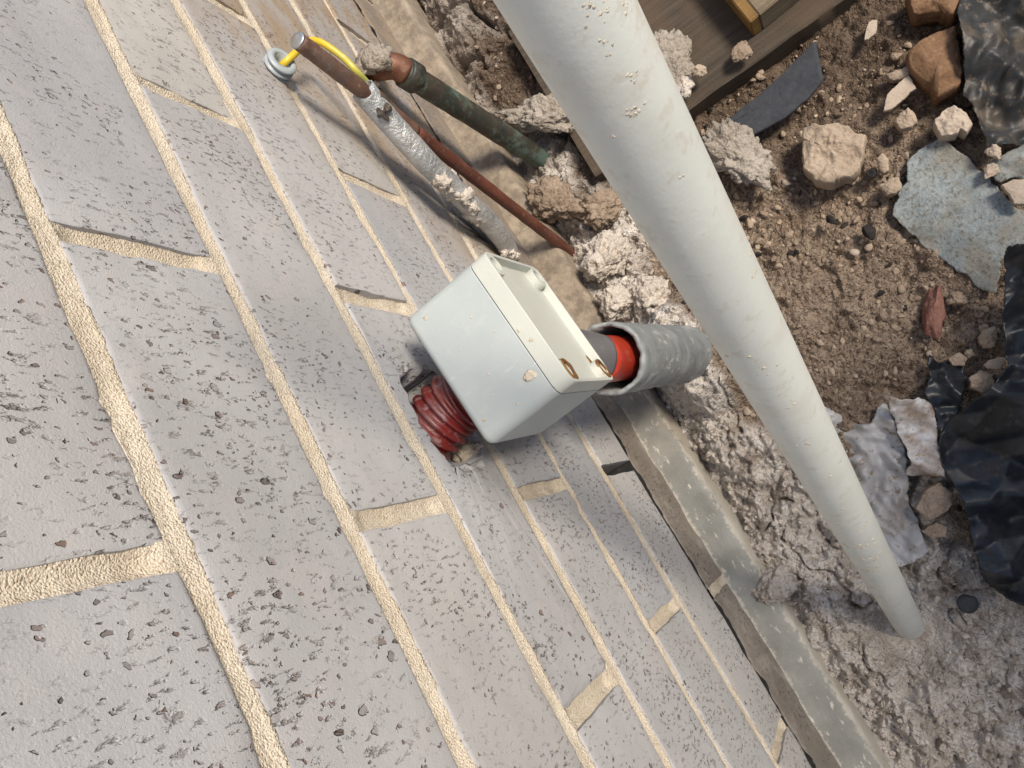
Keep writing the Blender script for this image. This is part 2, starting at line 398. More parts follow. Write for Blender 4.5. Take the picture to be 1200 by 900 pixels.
def plastic_mat(name, a, b, rough=0.42, dirt=(0.36, 0.31, 0.25), dirt_amt=0.25, spec=0.5, blotch=14, scr=0.25):
    M = Mat(name, rough, spec); v = M.pos(); n = M.noise(v, blotch, 5, 0.6); f = M.noise(v, 120, 5, 0.7); g = M.noise(v, 500, 3, 0.6)
    col = M.mix(M.ss(n, 0.3, 0.7), a, b)
    d = M.math('MULTIPLY', M.ss(f, 0.55, 0.66), dirt_amt); d2 = M.math('MULTIPLY', M.ss(M.noise(v, 36, 4), 0.5, 0.70), dirt_amt * 0.6)
    col = M.mix(d, col, dirt); col = M.mix(d2, col, dirt)
    sc = M.ss(M.noise(M.vec(v, (60, 400, 60)), 1, 2), 0.70, 0.74); col = M.mix(M.math('MULTIPLY', sc, scr), col, (0.75, 0.76, 0.74))
    return M.out(col, M.bump(M.math('ADD', g, f), 0.00018, 0.5), M.math('MULTIPLY_ADD', f, 0.3, rough - 0.12))

M_PIPE = plastic_mat('pale_grey_pvc', (0.60, 0.622, 0.585), (0.66, 0.678, 0.64), 0.45, (0.44, 0.37, 0.28), 0.30)
M_BOX = plastic_mat('grey_green_box_plastic', (0.41, 0.455, 0.455), (0.455, 0.50, 0.495), 0.40, (0.56, 0.55, 0.51), 0.25)
M_LID = plastic_mat('cream_lid_plastic', (0.52, 0.54, 0.495), (0.58, 0.595, 0.54), 0.42, (0.5, 0.45, 0.36), 0.15)
M_ORANGE = plastic_mat('orange_conduit', (0.36, 0.028, 0.014), (0.46, 0.045, 0.018), 0.30, (0.40, 0.30, 0.26), 0.12)
M_REDC = plastic_mat('dark_red_conduit', (0.085, 0.014, 0.014), (0.20, 0.022, 0.017), 0.36, (0.36, 0.27, 0.27), 0.55)
M_COUP = plastic_mat('dark_grey_coupling', (0.10, 0.10, 0.105), (0.15, 0.145, 0.15), 0.35, (0.40, 0.33, 0.32), 0.15)
M_COLLAR = plastic_mat('grey_flex_collar', (0.30, 0.34, 0.36), (0.38, 0.42, 0.44), 0.35)
M_BLACK = plastic_mat('black_plastic', (0.009, 0.011, 0.015), (0.014, 0.018, 0.025), 0.36, (0.12, 0.105, 0.09), 0.28, 0.5, 14, 0.0)
M_BLACKDUST = plastic_mat('dusty_black_plastic', (0.016, 0.017, 0.018), (0.03, 0.031, 0.032), 0.5, (0.13, 0.10, 0.072), 0.85, 0.45, 40, 0.0)
M_CLEAR = plastic_mat('grey_film', (0.36, 0.355, 0.35), (0.50, 0.50, 0.50), 0.36, (0.22, 0.17, 0.125), 0.9, 0.35, 30)
M_WRAP = plastic_mat('soiled_white_film', (0.26, 0.18, 0.11), (0.74, 0.75, 0.76), 0.38, (0.24, 0.15, 0.08), 0.9, 0.5, 60)

def sleeve_mat():
    M = Mat('old_grey_sleeve', 0.5, 0.4); v = M.pos(); n = M.noise(v, 40, 5, 0.65); f = M.noise(M.vec(v, (90, 90, 45)), 1, 5, 0.65); g = M.noise(v, 320, 4)
    col = M.mix(M.ss(n, 0.3, 0.7), (0.20, 0.22, 0.225), (0.29, 0.31, 0.31))
    col = M.mix(M.math('MULTIPLY', M.ss(f, 0.58, 0.66), 0.6), col, (0.54, 0.52, 0.48))
    col = M.mix(M.math('MULTIPLY', M.ss(M.noise(v, 60, 3), 0.55, 0.7), 0.5), col, (0.13, 0.14, 0.16))
    return M.out(col, M.bump(M.math('ADD', g, f), 0.0006, 0.6))
M_SLEEVE = sleeve_mat()

def cloth_mat():
    M = Mat('blue_grey_felt', 0.95, 0.1); v = M.pos(); n = M.noise(v, 26, 5, 0.6); f = M.noise(v, 230, 4, 0.75); w = M.noise(M.vec(v, (420, 260, 420)), 1, 5, 0.75)
    col = M.mix(M.ss(w, 0.3, 0.7), (0.20, 0.235, 0.245), (0.32, 0.355, 0.36))
    col = M.mix(M.math('MULTIPLY', M.ss(n, 0.45, 0.65), 0.55), col, (0.25, 0.21, 0.155))
    col = M.mix(M.math('MULTIPLY', M.ss(f, 0.53, 0.61), 0.65), col, (0.13, 0.105, 0.075))
    return M.out(col, M.bump(M.math('ADD', f, w), 0.0012, 0.8))
M_CLOTH = cloth_mat()

def wood_mat(name, a, b, axis=(14, 260, 260)):
    M = Mat(name, 0.85, 0.15); v = M.coord('Object'); g = M.noise(M.vec(v, axis), 1, 5, 0.65, 0.6); n = M.noise(v, 18, 4)
    col = M.mix(M.ss(g, 0.3, 0.7), a, b); col = M.mix(M.math('MULTIPLY', M.ss(n, 0.42, 0.66), 0.7), col, (0.105, 0.075, 0.052))
    return M.out(col, M.bump(M.math('ADD', g, M.noise(v, 500, 3)), 0.001, 0.6))
M_PLANK = wood_mat('weathered_plank_wood', (0.055, 0.044, 0.034), (0.092, 0.074, 0.057))
M_OFFCUT = wood_mat('pale_offcut_wood', (0.17, 0.135, 0.09), (0.25, 0.20, 0.14))
M_YELLOW = wood_mat('ochre_painted_edge', (0.20, 0.115, 0.035), (0.28, 0.165, 0.06))

def metal_mat(name, a, b, metal=0.6, rough=0.4, patina=None, pat_amt=0.5, dust=0.3, bd=0.0005):
    M = Mat(name, rough, 0.5); v = M.pos(); n = M.noise(v, 45, 5, 0.65); f = M.noise(v, 260, 5, 0.65)
    col = M.mix(M.ss(n, 0.3, 0.7), a, b)
    if patina: col = M.mix(M.math('MULTIPLY', M.ss(M.noise(v, 32, 5, 0.7), 0.50, 0.62), pat_amt), col, patina)
    d = M.math('MULTIPLY', M.ss(f, 0.55, 0.70), dust); col = M.mix(d, col, (0.40, 0.33, 0.26))
    M.l(M.math('SUBTRACT', metal, M.math('MULTIPLY', d, metal)), M.b.inputs['Metallic'])
    return M.out(col, M.bump(M.math('ADD', f, n), bd, 0.6 if bd < 0.001 else 1.0), M.math('MULTIPLY_ADD', f, 0.4, rough - 0.15))
M_ROD = metal_mat('brown_earth_rod', (0.13, 0.075, 0.055), (0.22, 0.125, 0.09), 0.35, 0.5, (0.20, 0.16, 0.14), 0.5, 0.35)
M_RODRED = metal_mat('red_brown_rod', (0.105, 0.036, 0.024), (0.17, 0.058, 0.036), 0.25, 0.45, (0.16, 0.10, 0.08), 0.5, 0.25)
M_STEEL = metal_mat('cut_steel', (0.45, 0.46, 0.46), (0.6, 0.6, 0.59), 0.9, 0.35, None, 0, 0.1)
M_GALV = metal_mat('galvanised_conduit', (0.40, 0.42, 0.43), (0.70, 0.71, 0.71), 0.55, 0.34, (0.50, 0.48, 0.45), 0.5, 0.25, 0.0022)
M_COPPER = metal_mat('brown_copper', (0.12, 0.05, 0.03), (0.19, 0.085, 0.05), 0.35, 0.45, (0.12, 0.07, 0.05), 0.4, 0.2)
M_VERDI = metal_mat('dark_green_copper', (0.030, 0.040, 0.034), (0.075, 0.060, 0.045), 0.35, 0.45, (0.13, 0.20, 0.165), 0.7, 0.15)
M_CLAMP = metal_mat('rusty_clamp', (0.07, 0.055, 0.045), (0.16, 0.12, 0.09), 0.5, 0.5, (0.30, 0.29, 0.27), 0.4, 0.3)
M_RUST = metal_mat('rusty_screw', (0.16, 0.07, 0.02), (0.34, 0.17, 0.05), 0.2, 0.7, (0.06, 0.03, 0.02), 0.5, 0.0)

def wire_mat():
    M = Mat('green_yellow_wire', 0.35, 0.5); v = M.pos(); n = M.noise(v, 60, 3); p = M.sep(v)
    g = M.ss(M.math('ADD', p[2], M.math('MULTIPLY', n, 0.02)), -0.368, -0.345)
    col = M.mix(g, (0.40, 0.42, 0.10), (0.62, 0.44, 0.03)); col = M.mix(M.math('MULTIPLY', M.ss(M.noise(v, 240, 4), 0.55, 0.7), 0.4), col, (0.62, 0.56, 0.42))
    return M.out(col)
M_WIRE = wire_mat()
M_DPC = plastic_mat('black_damp_course', (0.008, 0.008, 0.009), (0.014, 0.014, 0.015), 0.5, (0.08, 0.07, 0.06), 0.3)
M_CORE = grain_mat('wall_inside', (0.10, 0.085, 0.07), (0.14, 0.12, 0.10), bumpd=0.001)

# ------------------------------------------------------------------ ground
GX = np.r_[np.linspace(-0.02, 0.25, 210, endpoint=False), np.linspace(0.25, 0.56, 175), 0.56 + 0.0028 * np.cumsum(1.16 ** np.arange(40))]
up = 0.0028 * np.cumsum(1.16 ** np.arange(40))
GY = np.r_[(-0.50 - up)[::-1], np.linspace(-0.50, 0.76, 830), 0.76 + up]
def cement_mask(X, Y):
    w = fbm(np.stack([X * 14, Y * 14, X * 0], -1), 4, 11)
    edge = 0.085 + 0.22 * sstep(0.02, -0.33, Y) + 0.075 * w + 0.03 * sstep(0.16, 0.22, Y) * sstep(0.34, 0.26, Y)
    m = sstep(edge + 0.035, edge - 0.03, X)
    return m * (0.35 + 0.65 * sstep(0.42, 0.24, Y))
def ground_h(X, Y, full=True):
    Z3 = np.stack([X, Y, X * 0], -1)
    cm = cement_mask(X, Y)
    h = -0.724 + 0.010 * fbm(Z3 * 7, 3, 3) + 0.013 * cm * sstep(0.19, 0.03, X)
    h = h - 0.016 * sstep(0.062, 0.036, X)
    if not full: return h
    h = h + 0.005 * fbm(Z3 * 38, 4, 5)
    clods = sstep(0.28, 0.36, Y) * sstep(0.25, 0.16, X)
    wx, wy = X + 0.010 * fbm(Z3 * 30, 3, 21), Y + 0.010 * fbm(Z3 * 30, 3, 22)
    f1, f2, c = worley2(wx / 0.085, wy / 0.085, 4)
    h = h + clods * (0.030 * np.sqrt(np.clip(1 - f1 ** 2, 0, 1)) * (0.4 + 0.6 * c) - 0.018 + 0.0 * f2 - 0.016 * sstep(0.10, 0.0, f2 - f1))
    for i, (s, a, lo) in enumerate(((0.036, 0.34, 0.40), (0.017, 0.36, 0.35), (0.0085, 0.40, 0.25))):
        wx, wy = X + s * 0.35 * fbm(Z3 / s * 0.8, 2, 31 + i), Y + s * 0.35 * fbm(Z3 / s * 0.8, 2, 41 + i)
        f1, f2, c = worley2(wx / s, wy / s, 7 + i)
        k = np.clip((c - lo) / (1 - lo), 0, 1)
        h = h + s * a * k * np.sqrt(np.clip(1 - (f1 / 0.75) ** 2, 0, 1)) * (0.45 + 0.30 * cm if i < 2 else 0.95 - 0.45 * cm)
    f1, f2, c = worley2(wx / 0.0042, wy / 0.0042, 81); h = h + (1 - cm) * 0.0022 * c * np.sqrt(np.clip(1 - f1 ** 2, 0, 1))
    # cracks and hollows in the dumped mortar
    r = np.abs(fbm(Z3 * 19 + 3.3, 4, 55)); h = h - 0.011 * cm * sstep(0.12, 0.0, r) * sstep(-0.2, 0.3, fbm(Z3 * 9, 2, 77))
    h = h + (0.0018 + 0.0014 * cm) * fbm(Z3 * 190, 4, 8, 0.65) + cm * 0.0085 * fbm(Z3 * 55, 6, 18, 0.64)
    f1, f2, c = worley2(wx / 0.0052, wy / 0.0052, 71); h = h + cm * 0.0013 * (0.3 + c) * np.sqrt(np.clip(1 - f1 ** 2, 0, 1))
    h = h + 0.072 * sstep(0.080, 0.028, np.hypot(X - 0.098, Y - 0.066))
    d = np.hypot((X - 0.112), (Y + 0.253)); h = np.where(d < 0.05, h * sstep(0.018, 0.045, d) + -0.738 * (1 - sstep(0.018, 0.045, d)), h)
    return h
X, Y = np.meshgrid(GX, GY, indexing='ij'); Zg = ground_h(X, Y); nx, ny = X.shape
idx = np.arange(nx * ny).reshape(nx, ny)
GF = np.stack([idx[:-1, :-1], idx[1:, :-1], idx[1:, 1:], idx[:-1, 1:]], -1).reshape(-1, 4)
me = bpy.data.meshes.new('ground'); me.vertices.add(nx * ny); me.vertices.foreach_set('co', np.stack([X, Y, Zg], -1).ravel())
me.loops.add(len(GF) * 4); me.loops.foreach_set('vertex_index', GF.ravel()); me.polygons.add(len(GF)); me.polygons.foreach_set('loop_start', np.arange(len(GF)) * 4)
me.update(calc_edges=True); me.polygons.foreach_set('use_smooth', [True] * len(GF))
at = me.attributes.new('cement', 'FLOAT', 'POINT'); at.data.foreach_set('value', np.clip(cement_mask(X, Y) * (1.0 + 0.5 * fbm(np.stack([X * 60, Y * 60, X * 0], -1), 3, 91)), 0, 1).ravel())
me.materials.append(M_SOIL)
ground = bpy.data.objects.new('ground', me); COL.objects.link(ground); ground['kind'] = 'structure'
def gh(x, y): return float(ground_h(np.array([[x]]), np.array([[y]]))[0, 0])

# ------------------------------------------------------------------ brick wall
BED = {1: (-0.0857, -0.0034), 2: (-0.1726, -0.0059), 3: (-0.2581, 0.0120), 4: (-0.3424, 0.0002), 5: (-0.4291, -0.0189), 6: (-0.5190, -0.0038), 7: (-0.6112, -0.0150)}
def bed(k, y):
    a, b = BED.get(k, (-0.086 * k - (0.006 if k > 7 else 0), 0.0)); return a + b * np.clip(y, -0.35, 0.42)
PERP = {(0, 0): -0.0007, (1, -1): 0.1270, (2, -2): 0.2437, (2, 0): -0.0025, (3, -3): 0.3746, (3, -1): 0.1279, (3, 1): -0.1222, (4, -2): 0.2421, (4, 0): -0.0064,
        (5, 1): -0.1179, (6, 0): -0.0037, (6, 2): -0.2462, (7, 1): -0.133}
wall = empty('brick_wall', (0, 0, -0.75)); tag(wall, 'grey brick house wall with sandy cream mortar joints', 'wall')
kids = []
K0, K1 = -4, 8
HOLE_Y, HOLE_Z = 0.0485, -0.305
def brick_mesh(k, y0, y1, seed, hole=False):
    """front face grid with worn, uneven arrises; y0 < y1; built round its own centre"""
    ny_, nz_ = 44, 16; cy = (y0 + y1) / 2; cz = (bed(k, cy) + bed(k + 1, cy)) / 2
    u = np.r_[0, 0.0016, 0.008, np.linspace(0.05, 0.95, ny_ - 6), 0.992, 0.9984, 1]; w = np.r_[0, 0.005, 0.025, np.linspace(0.12, 0.88, nz_ - 6), 0.975, 0.995, 1]
    U, Wg = np.meshgrid(u, w, indexing='ij'); Yb = y0 + (y1 - y0) * U
    zt, zb = bed(k, Yb) - 0.0048, bed(k + 1, Yb) + 0.0048
    Zb = zb + (zt - zb) * Wg; Pn = np.stack([Yb * 0 + seed * 3.1, Yb, Zb], -1)
    ed = np.minimum(np.minimum(U, 1 - U) * (y1 - y0), np.minimum(Wg, 1 - Wg) * 0.076)          # distance to the arris
    inward = fbm(Pn * 40, 3, seed, 0.5) * 0.0006 + fbm(Pn * 260, 2, seed + 1) * 0.0003
    sy = np.where(U < 0.5, 1, -1) * sstep(0.012, 0.0, np.minimum(U, 1 - U) * (y1 - y0)); sz = np.where(Wg < 0.5, 1, -1) * sstep(0.012, 0.0, np.minimum(Wg, 1 - Wg) * 0.076)
    Yb = Yb + sy * inward; Zb = Zb + sz * inward
    chip = np.clip(fbm(Pn * 75, 3, seed + 9) - 0.45, 0, 1) * sstep(0.006, 0.0, ed) * 0.0018
    Xb = fbm(Pn * 14, 3, seed + 4) * 0.0006 + fbm(Pn * 120, 3, seed + 5) * 0.00022 - 0.0005 * sstep(0.0007, 0.0, ed) - chip
    V = np.stack([Xb, Yb - cy, Zb - cz], -1).reshape(-1, 3); n = len(u); m = len(w); F = []
    inh = np.zeros((n, m), bool)
    if hole:
        an = np.arctan2(Zb - HOLE_Z, Yb - HOLE_Y); rr = np.hypot((Yb - HOLE_Y), (Zb - HOLE_Z))
    I = np.arange(n * m).reshape(n, m)
    F = np.stack([I[:-1, :-1], I[1:, :-1], I[1:, 1:], I[:-1, 1:]], -1).reshape(-1, 4).tolist()
    rim = list(I[:, 0]) + list(I[-1, 1:]) + list(I[-2::-1, -1]) + list(I[0, -2:0:-1])
    b = len(V); edge = V[rim].copy(); back = edge.copy(); back[:, 0] = -0.035; V = np.vstack([V, edge, back]); r = len(rim)
    F += [(b + (j + 1) % r, b + j, b + r + j, b + r + (j + 1) % r) for j in range(r)]
    return V, F, (0, cy, cz)

def hole_brick(k, y0, y1, seed):
    """the brick with the conduit hole broken through it"""
    cy = (y0 + y1) / 2; cz = (bed(k, cy) + bed(k + 1, cy)) / 2; n = 160; rings = []
    zt, zb = float(bed(k, cy)) - 0.0048, float(bed(k + 1, cy)) + 0.0048
    # walk the rectangle; every rectangle point has a partner on the broken rim
    per = [(y0 + (y1 - y0) * t, zb) for t in np.linspace(0, 1, 56, endpoint=False)] + [(y1, zb + (zt - zb) * t) for t in np.linspace(0, 1, 24, endpoint=False)] + \
          [(y1 + (y0 - y1) * t, zt) for t in np.linspace(0, 1, 56, endpoint=False)] + [(y0, zt + (zb - zt) * t) for t in np.linspace(0, 1, 24, endpoint=False)]
    per = np.array(per); a = np.arctan2(per[:, 1] - HOLE_Z, per[:, 0] - HOLE_Y); n = len(per)
    sup = (np.abs(np.cos(a)) ** 3.2 + np.abs(np.sin(a)) ** 3.2) ** (-1 / 3.2)
    rim = np.stack([HOLE_Y + np.cos(a) * sup * 0.0325, HOLE_Z + np.sin(a) * sup * 0.0290], 1)
    rim += np.stack([fbm(np.c_[rim * 130, a * 0], 4, seed, 0.6), fbm(np.c_[rim * 130, a * 0 + 5], 4, seed + 2, 0.6)], 1) * 0.0028
    rim[:, 1] = np.clip(rim[:, 1], zb + 0.002, zt - 0.003)
    V = []; ts = [0, 0.03, 0.1, 0.25, 0.4, 0.55, 0.7, 0.82, 0.92, 0.975, 1.0]
    for t in ts:
        q = per + (rim - per) * t; P3 = np.c_[q[:, 0] * 0 + seed, q]
        x = fbm(P3 * 14, 3, seed) * 0.0005 + fbm(P3 * 120, 3, seed + 5) * 0.0003 - (0.002 if t == 0 else 0) - (0.003 if t == 1 else 0)
        V.append(np.c_[x, q[:, 0] - cy, q[:, 1] - cz])
    for dep, s in ((-0.012, 0.97), (-0.03, 0.99), (-0.07, 0.96)):
        q = np.array([HOLE_Y, HOLE_Z]) + (rim - np.array([HOLE_Y, HOLE_Z])) * s
        V.append(np.c_[dep + fbm(np.c_[q * 90, a * 0 + dep * 50], 3, seed) * 0.003, q[:, 0] - cy, q[:, 1] - cz])
    V.insert(0, np.c_[per[:, 0] * 0 - 0.035, per[:, 0] - cy, per[:, 1] - cz])
    k_ = len(V); V = np.vstack(V); F = []
    for i in range(k_ - 1):
        for j in range(n):
            m = (j + 1) % n; F.append((i*n + j, i*n + m, (i+1)*n + m, (i+1)*n + j))
    F.append([(k_-1)*n + j for j in range(n)])
    return V, F, (0, cy, cz)

def perps(k):
    out = []
    for h in range(-12, 9):
        if (h - k) % 2 == 0: out.append((h, PERP.get((k, h), -h * 0.1215 + 0.0015 * math.sin(h * 5.1 + k * 2.7))))
    return sorted(out, key=lambda t: t[1])
seed = 10
for k in range(K0, K1):
    ps = perps(k)
    for (h0, ya), (h1, yb) in zip(ps[:-1], ps[1:]):
        seed += 1; y0, y1 = ya + 0.005, yb - 0.005
        if k == 3 and y0 < HOLE_Y < y1: V, F, c = hole_brick(k, y0, y1, seed)
        else: V, F, c = brick_mesh(k, y0, y1, seed)
        o = obj('brick', V, F, M_BRICK_LOW if k == 7 else M_BRICK); o.location = c
        o.rotation_euler = (0, 0.0, random.uniform(-0.004, 0.004)); o.location.x += random.uniform(-0.0007, 0.0007)
        kids.append(o)

# mortar: tooled strips, concave across, rough along
def joint(p0, p1, half, seed, n, m=11, depth=0.0014, lean=0.0):
    """strip between two (y, z) points"""
    a, b = np.array(p0), np.array(p1); d = (b - a) / np.linalg.norm(b - a); nr = np.array([-d[1], d[0]])
    t = np.linspace(0, 1, n); s = np.linspace(-1, 1, m)
    T, Sx = np.meshgrid(t, s, indexing='ij'); Q = a + (b - a) * T[..., None] + nr * (Sx * (half + 0.0016))[..., None]
    P3 = np.concatenate([Q, Q[..., :1] * 0 + seed], -1)
    x = -0.0009 + lean * (0.0012 - 0.0015 * (Sx + 1) / 2) - depth * (1 - np.clip(np.abs(Sx), 0, 1) ** 2) * (1 if lean else sstep(0.0, 0.16, T) * sstep(1.0, 0.86, T)) + fbm(P3 * 60, 3, seed) * 0.0005 + fbm(P3 * 420, 3, seed + 1, 0.6) * 0.00028
    x = x - 0.0008 * sstep(0.25, 0.7, fbm(P3 * 34, 2, seed + 7)) - np.where(np.abs(Sx) > 0.98, 0.003, 0)
    V = np.stack([x, Q[..., 0], Q[..., 1]], -1).reshape(-1, 3); I = np.arange(n * m).reshape(n, m)
    F = np.stack([I[:-1, :-1], I[:-1, 1:], I[1:, 1:], I[1:, :-1]], -1).reshape(-1, 4)
    return V, F
MV, MF, cnt = [], [], 0
def addj(*a, **kw):
    global cnt
    V, F = joint(*a, **kw); 
    nrm = np.cross(V[F[0][1]] - V[F[0][0]], V[F[0][2]] - V[F[0][0]])
    if nrm[0] < 0: F = F[:, ::-1]
    MV.append(V); MF.append(F + cnt); cnt += len(V)
YL, YR = -0.98, 1.46
for k in range(K0, K1 + 1):
    if k == 7: continue
    ys = [YL, -0.35, 0.42, YR] 
    for ya, yb in zip(ys[:-1], ys[1:]):
        nn = int((yb - ya) / (0.0016 if ya == -0.35 else 0.004)); addj((ya, float(bed(k, ya))), (yb, float(bed(k, yb))), 0.005, 100 + k, nn, depth=0.0010, lean=1.0)
for k in range(K0, K1):
    for h, y in perps(k):
        if k == 6 and h == 0: continue                      # the open weep slot
        zt, zb = float(bed(k, y)) - 0.0042, float(bed(k + 1, y)) + 0.0040
        if k == 6: zb += 0.002
        addj((y, zb), (y, zt), 0.005, 300 + k * 17 + h, 46, depth=0.0032)
mort = obj('mortar', np.vstack(MV), np.vstack(MF).tolist(), M_MORTAR); kids.append(mort)
# black damp-proof course in the open joint, lapping out a little with a ragged lip
ys = np.linspace(YL, YR, 900); lip = 0.0045 + 0.0016 * fbm(np.c_[ys * 60, ys * 0, ys * 0], 4, 3, 0.6)
V = []; F = []
for i, y in enumerate(ys):
    z = float(bed(7, y)); V += [(-0.03, y, z + 0.0045), (lip[i] - 0.006, y, z + 0.0042), (lip[i] - 0.005, y, z - 0.0036), (-0.03, y, z - 0.0045)]
for i in range(len(ys) - 1):
    a = i * 4; F += [(a, a + 1, a + 5, a + 4), (a + 1, a + 2, a + 6, a + 5), (a + 2, a + 3, a + 7, a + 6)]
F = [f[::-1] for f in F]
kids.append(obj('damp_course', V, F, M_DPC, smooth=False))
# dark inside of the wall behind the bricks (also the back of the weep slot)
def box_bm(lo, hi):
    bm = bmesh.new(); bmesh.ops.create_cube(bm, size=1.0)
    for v in bm.verts: v.co = Vector([lo[i] + (hi[i] - lo[i]) * (v.co[i] + 0.5) for i in range(3)])
    return bm
kids.append(bobj('wall_core', box_bm((-0.11, YL, -0.95), (-0.034, YR, 0.344)), M_CORE, smooth=False))
# footing: a rough ledge that stands proud below the lowest course
ys = np.linspace(YL, YR, 1100); prof = [(-0.03, 0.0), (0.0, 0.0), (0.006, 0.0), (0.012, 0.0), (0.018, 0.0), (0.024, -0.0004), (0.0285, -0.0012), (0.031, -0.004), (0.032, -0.012), (0.0325, -0.03), (0.033, -0.10)]
Yf, Pi = np.meshgrid(ys, np.arange(len(prof)), indexing='ij'); PX = np.array([q[0] for q in prof])[Pi]; PZ = np.array([q[1] for q in prof])[Pi]
P3 = np.stack([PX, Yf, PZ], -1); XF = PX + (PX > 0.015) * (fbm(P3 * 30, 4, 2, 0.6) * 0.0014 - 0.003 * sstep(-0.1, -0.35, -Yf * 0 + Yf) * 0) 
ZF = -0.6875 + PZ + fbm(P3 * 45, 4, 9, 0.6) * 0.0012 + 0.006 * sstep(0.012, -0.002, PX) * (PX > -0.01) * (0.55 + 0.8 * fbm(np.stack([Yf * 40, Yf * 0, Yf * 0], -1), 4, 13)) + (PX < -0.01) * 0.004
V = np.stack([XF, Yf, ZF], -1).reshape(-1, 3); I = np.arange(V.shape[0]).reshape(Yf.shape)
F = np.stack([I[:-1, :-1], I[:-1, 1:], I[1:, 1:], I[1:, :-1]], -1).reshape(-1, 4)[:, ::-1]
if np.cross(V[F[3][1]] - V[F[3][0]], V[F[3][2]] - V[F[3][0]])[2] < 0: F = F[:, ::-1]
ft = obj('footing', V, F.tolist(), M_FOOT); ft['label'] = 'rough grey ledge under the lowest brick course'; kids.append(ft)
adopt(wall, *kids)

# ------------------------------------------------------------------ junction box
jb = bpy.data.objects.new('junction_box', None); COL.objects.link(jb); jb.empty_display_size = 0.02
rv = Vector((0.0580696, -0.0087729, 0.0510577)); RB = Matrix.Rotation(rv.length, 3, rv.normalized())
top = Vector((0.05118, 0.05810, -0.27705)); DX, DY, DZ = 0.0590, 0.0850, 0.0815
jb.matrix_world = Matrix.Translation(top + RB @ Vector((0, 0, -DZ))) @ RB.to_4x4()
tag(jb, 'small pale grey plastic junction box with screwed lid, fixed over the red conduit', 'junction box')
def rbox(lo, hi, r_long, r_edge=0.0, seg=5, back=False):
    bm = box_bm(lo, hi); e = [x for x in bm.edges if abs((x.verts[0].co - x.verts[1].co).normalized().x) > 0.9]
    bmesh.ops.bevel(bm, geom=e, offset=r_long, segments=seg, affect='EDGES', profile=0.5)
    if r_edge:
        xx = lo[0] if back else hi[0]
        e = [x for x in bm.edges if all(abs(v.co.x - xx) < 1e-6 for v in x.verts)]
        bmesh.ops.bevel(bm, geom=e, offset=r_edge, segments=4, affect='EDGES', profile=0.5)
    return bm
def flat_bevel(o, w=0.0005):
    m = o.modifiers.new('edge', 'BEVEL'); m.width = w; m.segments = 2; m.limit_method = 'ANGLE'; m.angle_limit = math.radians(40)
    o.data.polygons.foreach_set('use_smooth', [True] * len(o.data.polygons)); n = o.modifiers.new('wn', 'WEIGHTED_NORMAL'); n.keep_sharp = True
xs = DX / 2 - 0.0105
body = bobj('body', rbox((-DX/2, -DY/2, 0), (xs - 0.0004, DY/2, DZ), 0.0065, 0.0045, back=True), M_BOX, jb, False); flat_bevel(body)
seam = bobj('seam_gasket', rbox((xs - 0.003, -DY/2 + 0.001, 0.001), (xs + 0.003, DY/2 - 0.001, DZ - 0.001), 0.0058), M_COUP, jb, False)
bm = rbox((xs, -DY/2, 0), (DX/2, DY/2, DZ), 0.0065)
ff = max(bm.faces, key=lambda f: f.calc_center_median().x)
bmesh.ops.inset_region(bm, faces=[ff], thickness=0.0020, depth=0.0)
g = bmesh.ops.extrude_face_region(bm, geom=[ff]); vs = [v for v in g['geom'] if isinstance(v, bmesh.types.BMVert)]
bmesh.ops.translate(bm, verts=vs, vec=(-0.0048, 0, 0)); bmesh.ops.delete(bm, geom=[ff], context='FACES_ONLY') if ff.is_valid else None
lid = bobj('lid', bm, M_LID, jb, False); flat_bevel(lid, 0.0004); lid['label'] = 'cream lid with recessed panel, corner screw posts and rust marks'
for i, (yy, zz) in enumerate(((1, 1), (1, 0), (-1, 1), (-1, 0))):
    c = np.array([DX/2 - 0.0002, yy * (DY/2 - 0.0082), (DZ - 0.0082) if zz else 0.0082])
    V, F = tube([c - (0, 0, 0), c - (0.0025, 0, 0), c - (0.0049, 0, 0)], 0.0072, 28, inner=0.0026, caps=(False, True))
    post = obj('screw_post', V, F, M_LID, lid, False); flat_bevel(post, 0.0003)
    if yy < 0:
        V, F = tube([c + (0.0005, 0, 0), c - (0.0006, 0, 0)], [0.0064, 0.0069], 28, inner=0.0020, rough=0.0012, freq=300, caps=(False, False)); obj('rust_ring', V, F, M_RUST, lid)
    V, F = tube([c - (0.0024, 0, 0), c - (0.0030, 0, 0), c - (0.0046, 0, 0)], [0.0040, 0.0044, 0.0044], 20); obj('screw', V, F, M_RUST if yy < 0 else M_CLAMP, lid)
for i, (yy, zz, a, b) in enumerate(((-DY/2 + 0.012, DZ - 0.0165, 0.0035, 0.0060), (-DY/2 + 0.0165, 0.0060, 0.0050, 0.0032), (-DY/2 + 0.0135, DZ - 0.0085, 0.0030, 0.0030))):
    V, F = clod_verts(3, 640 + i, 0.3, 2.2); o = obj('rust_stain', V * np.array((0.0005, a, b)), F, M_RUST, lid); o.location = (DX/2 - 0.0047, yy, zz)
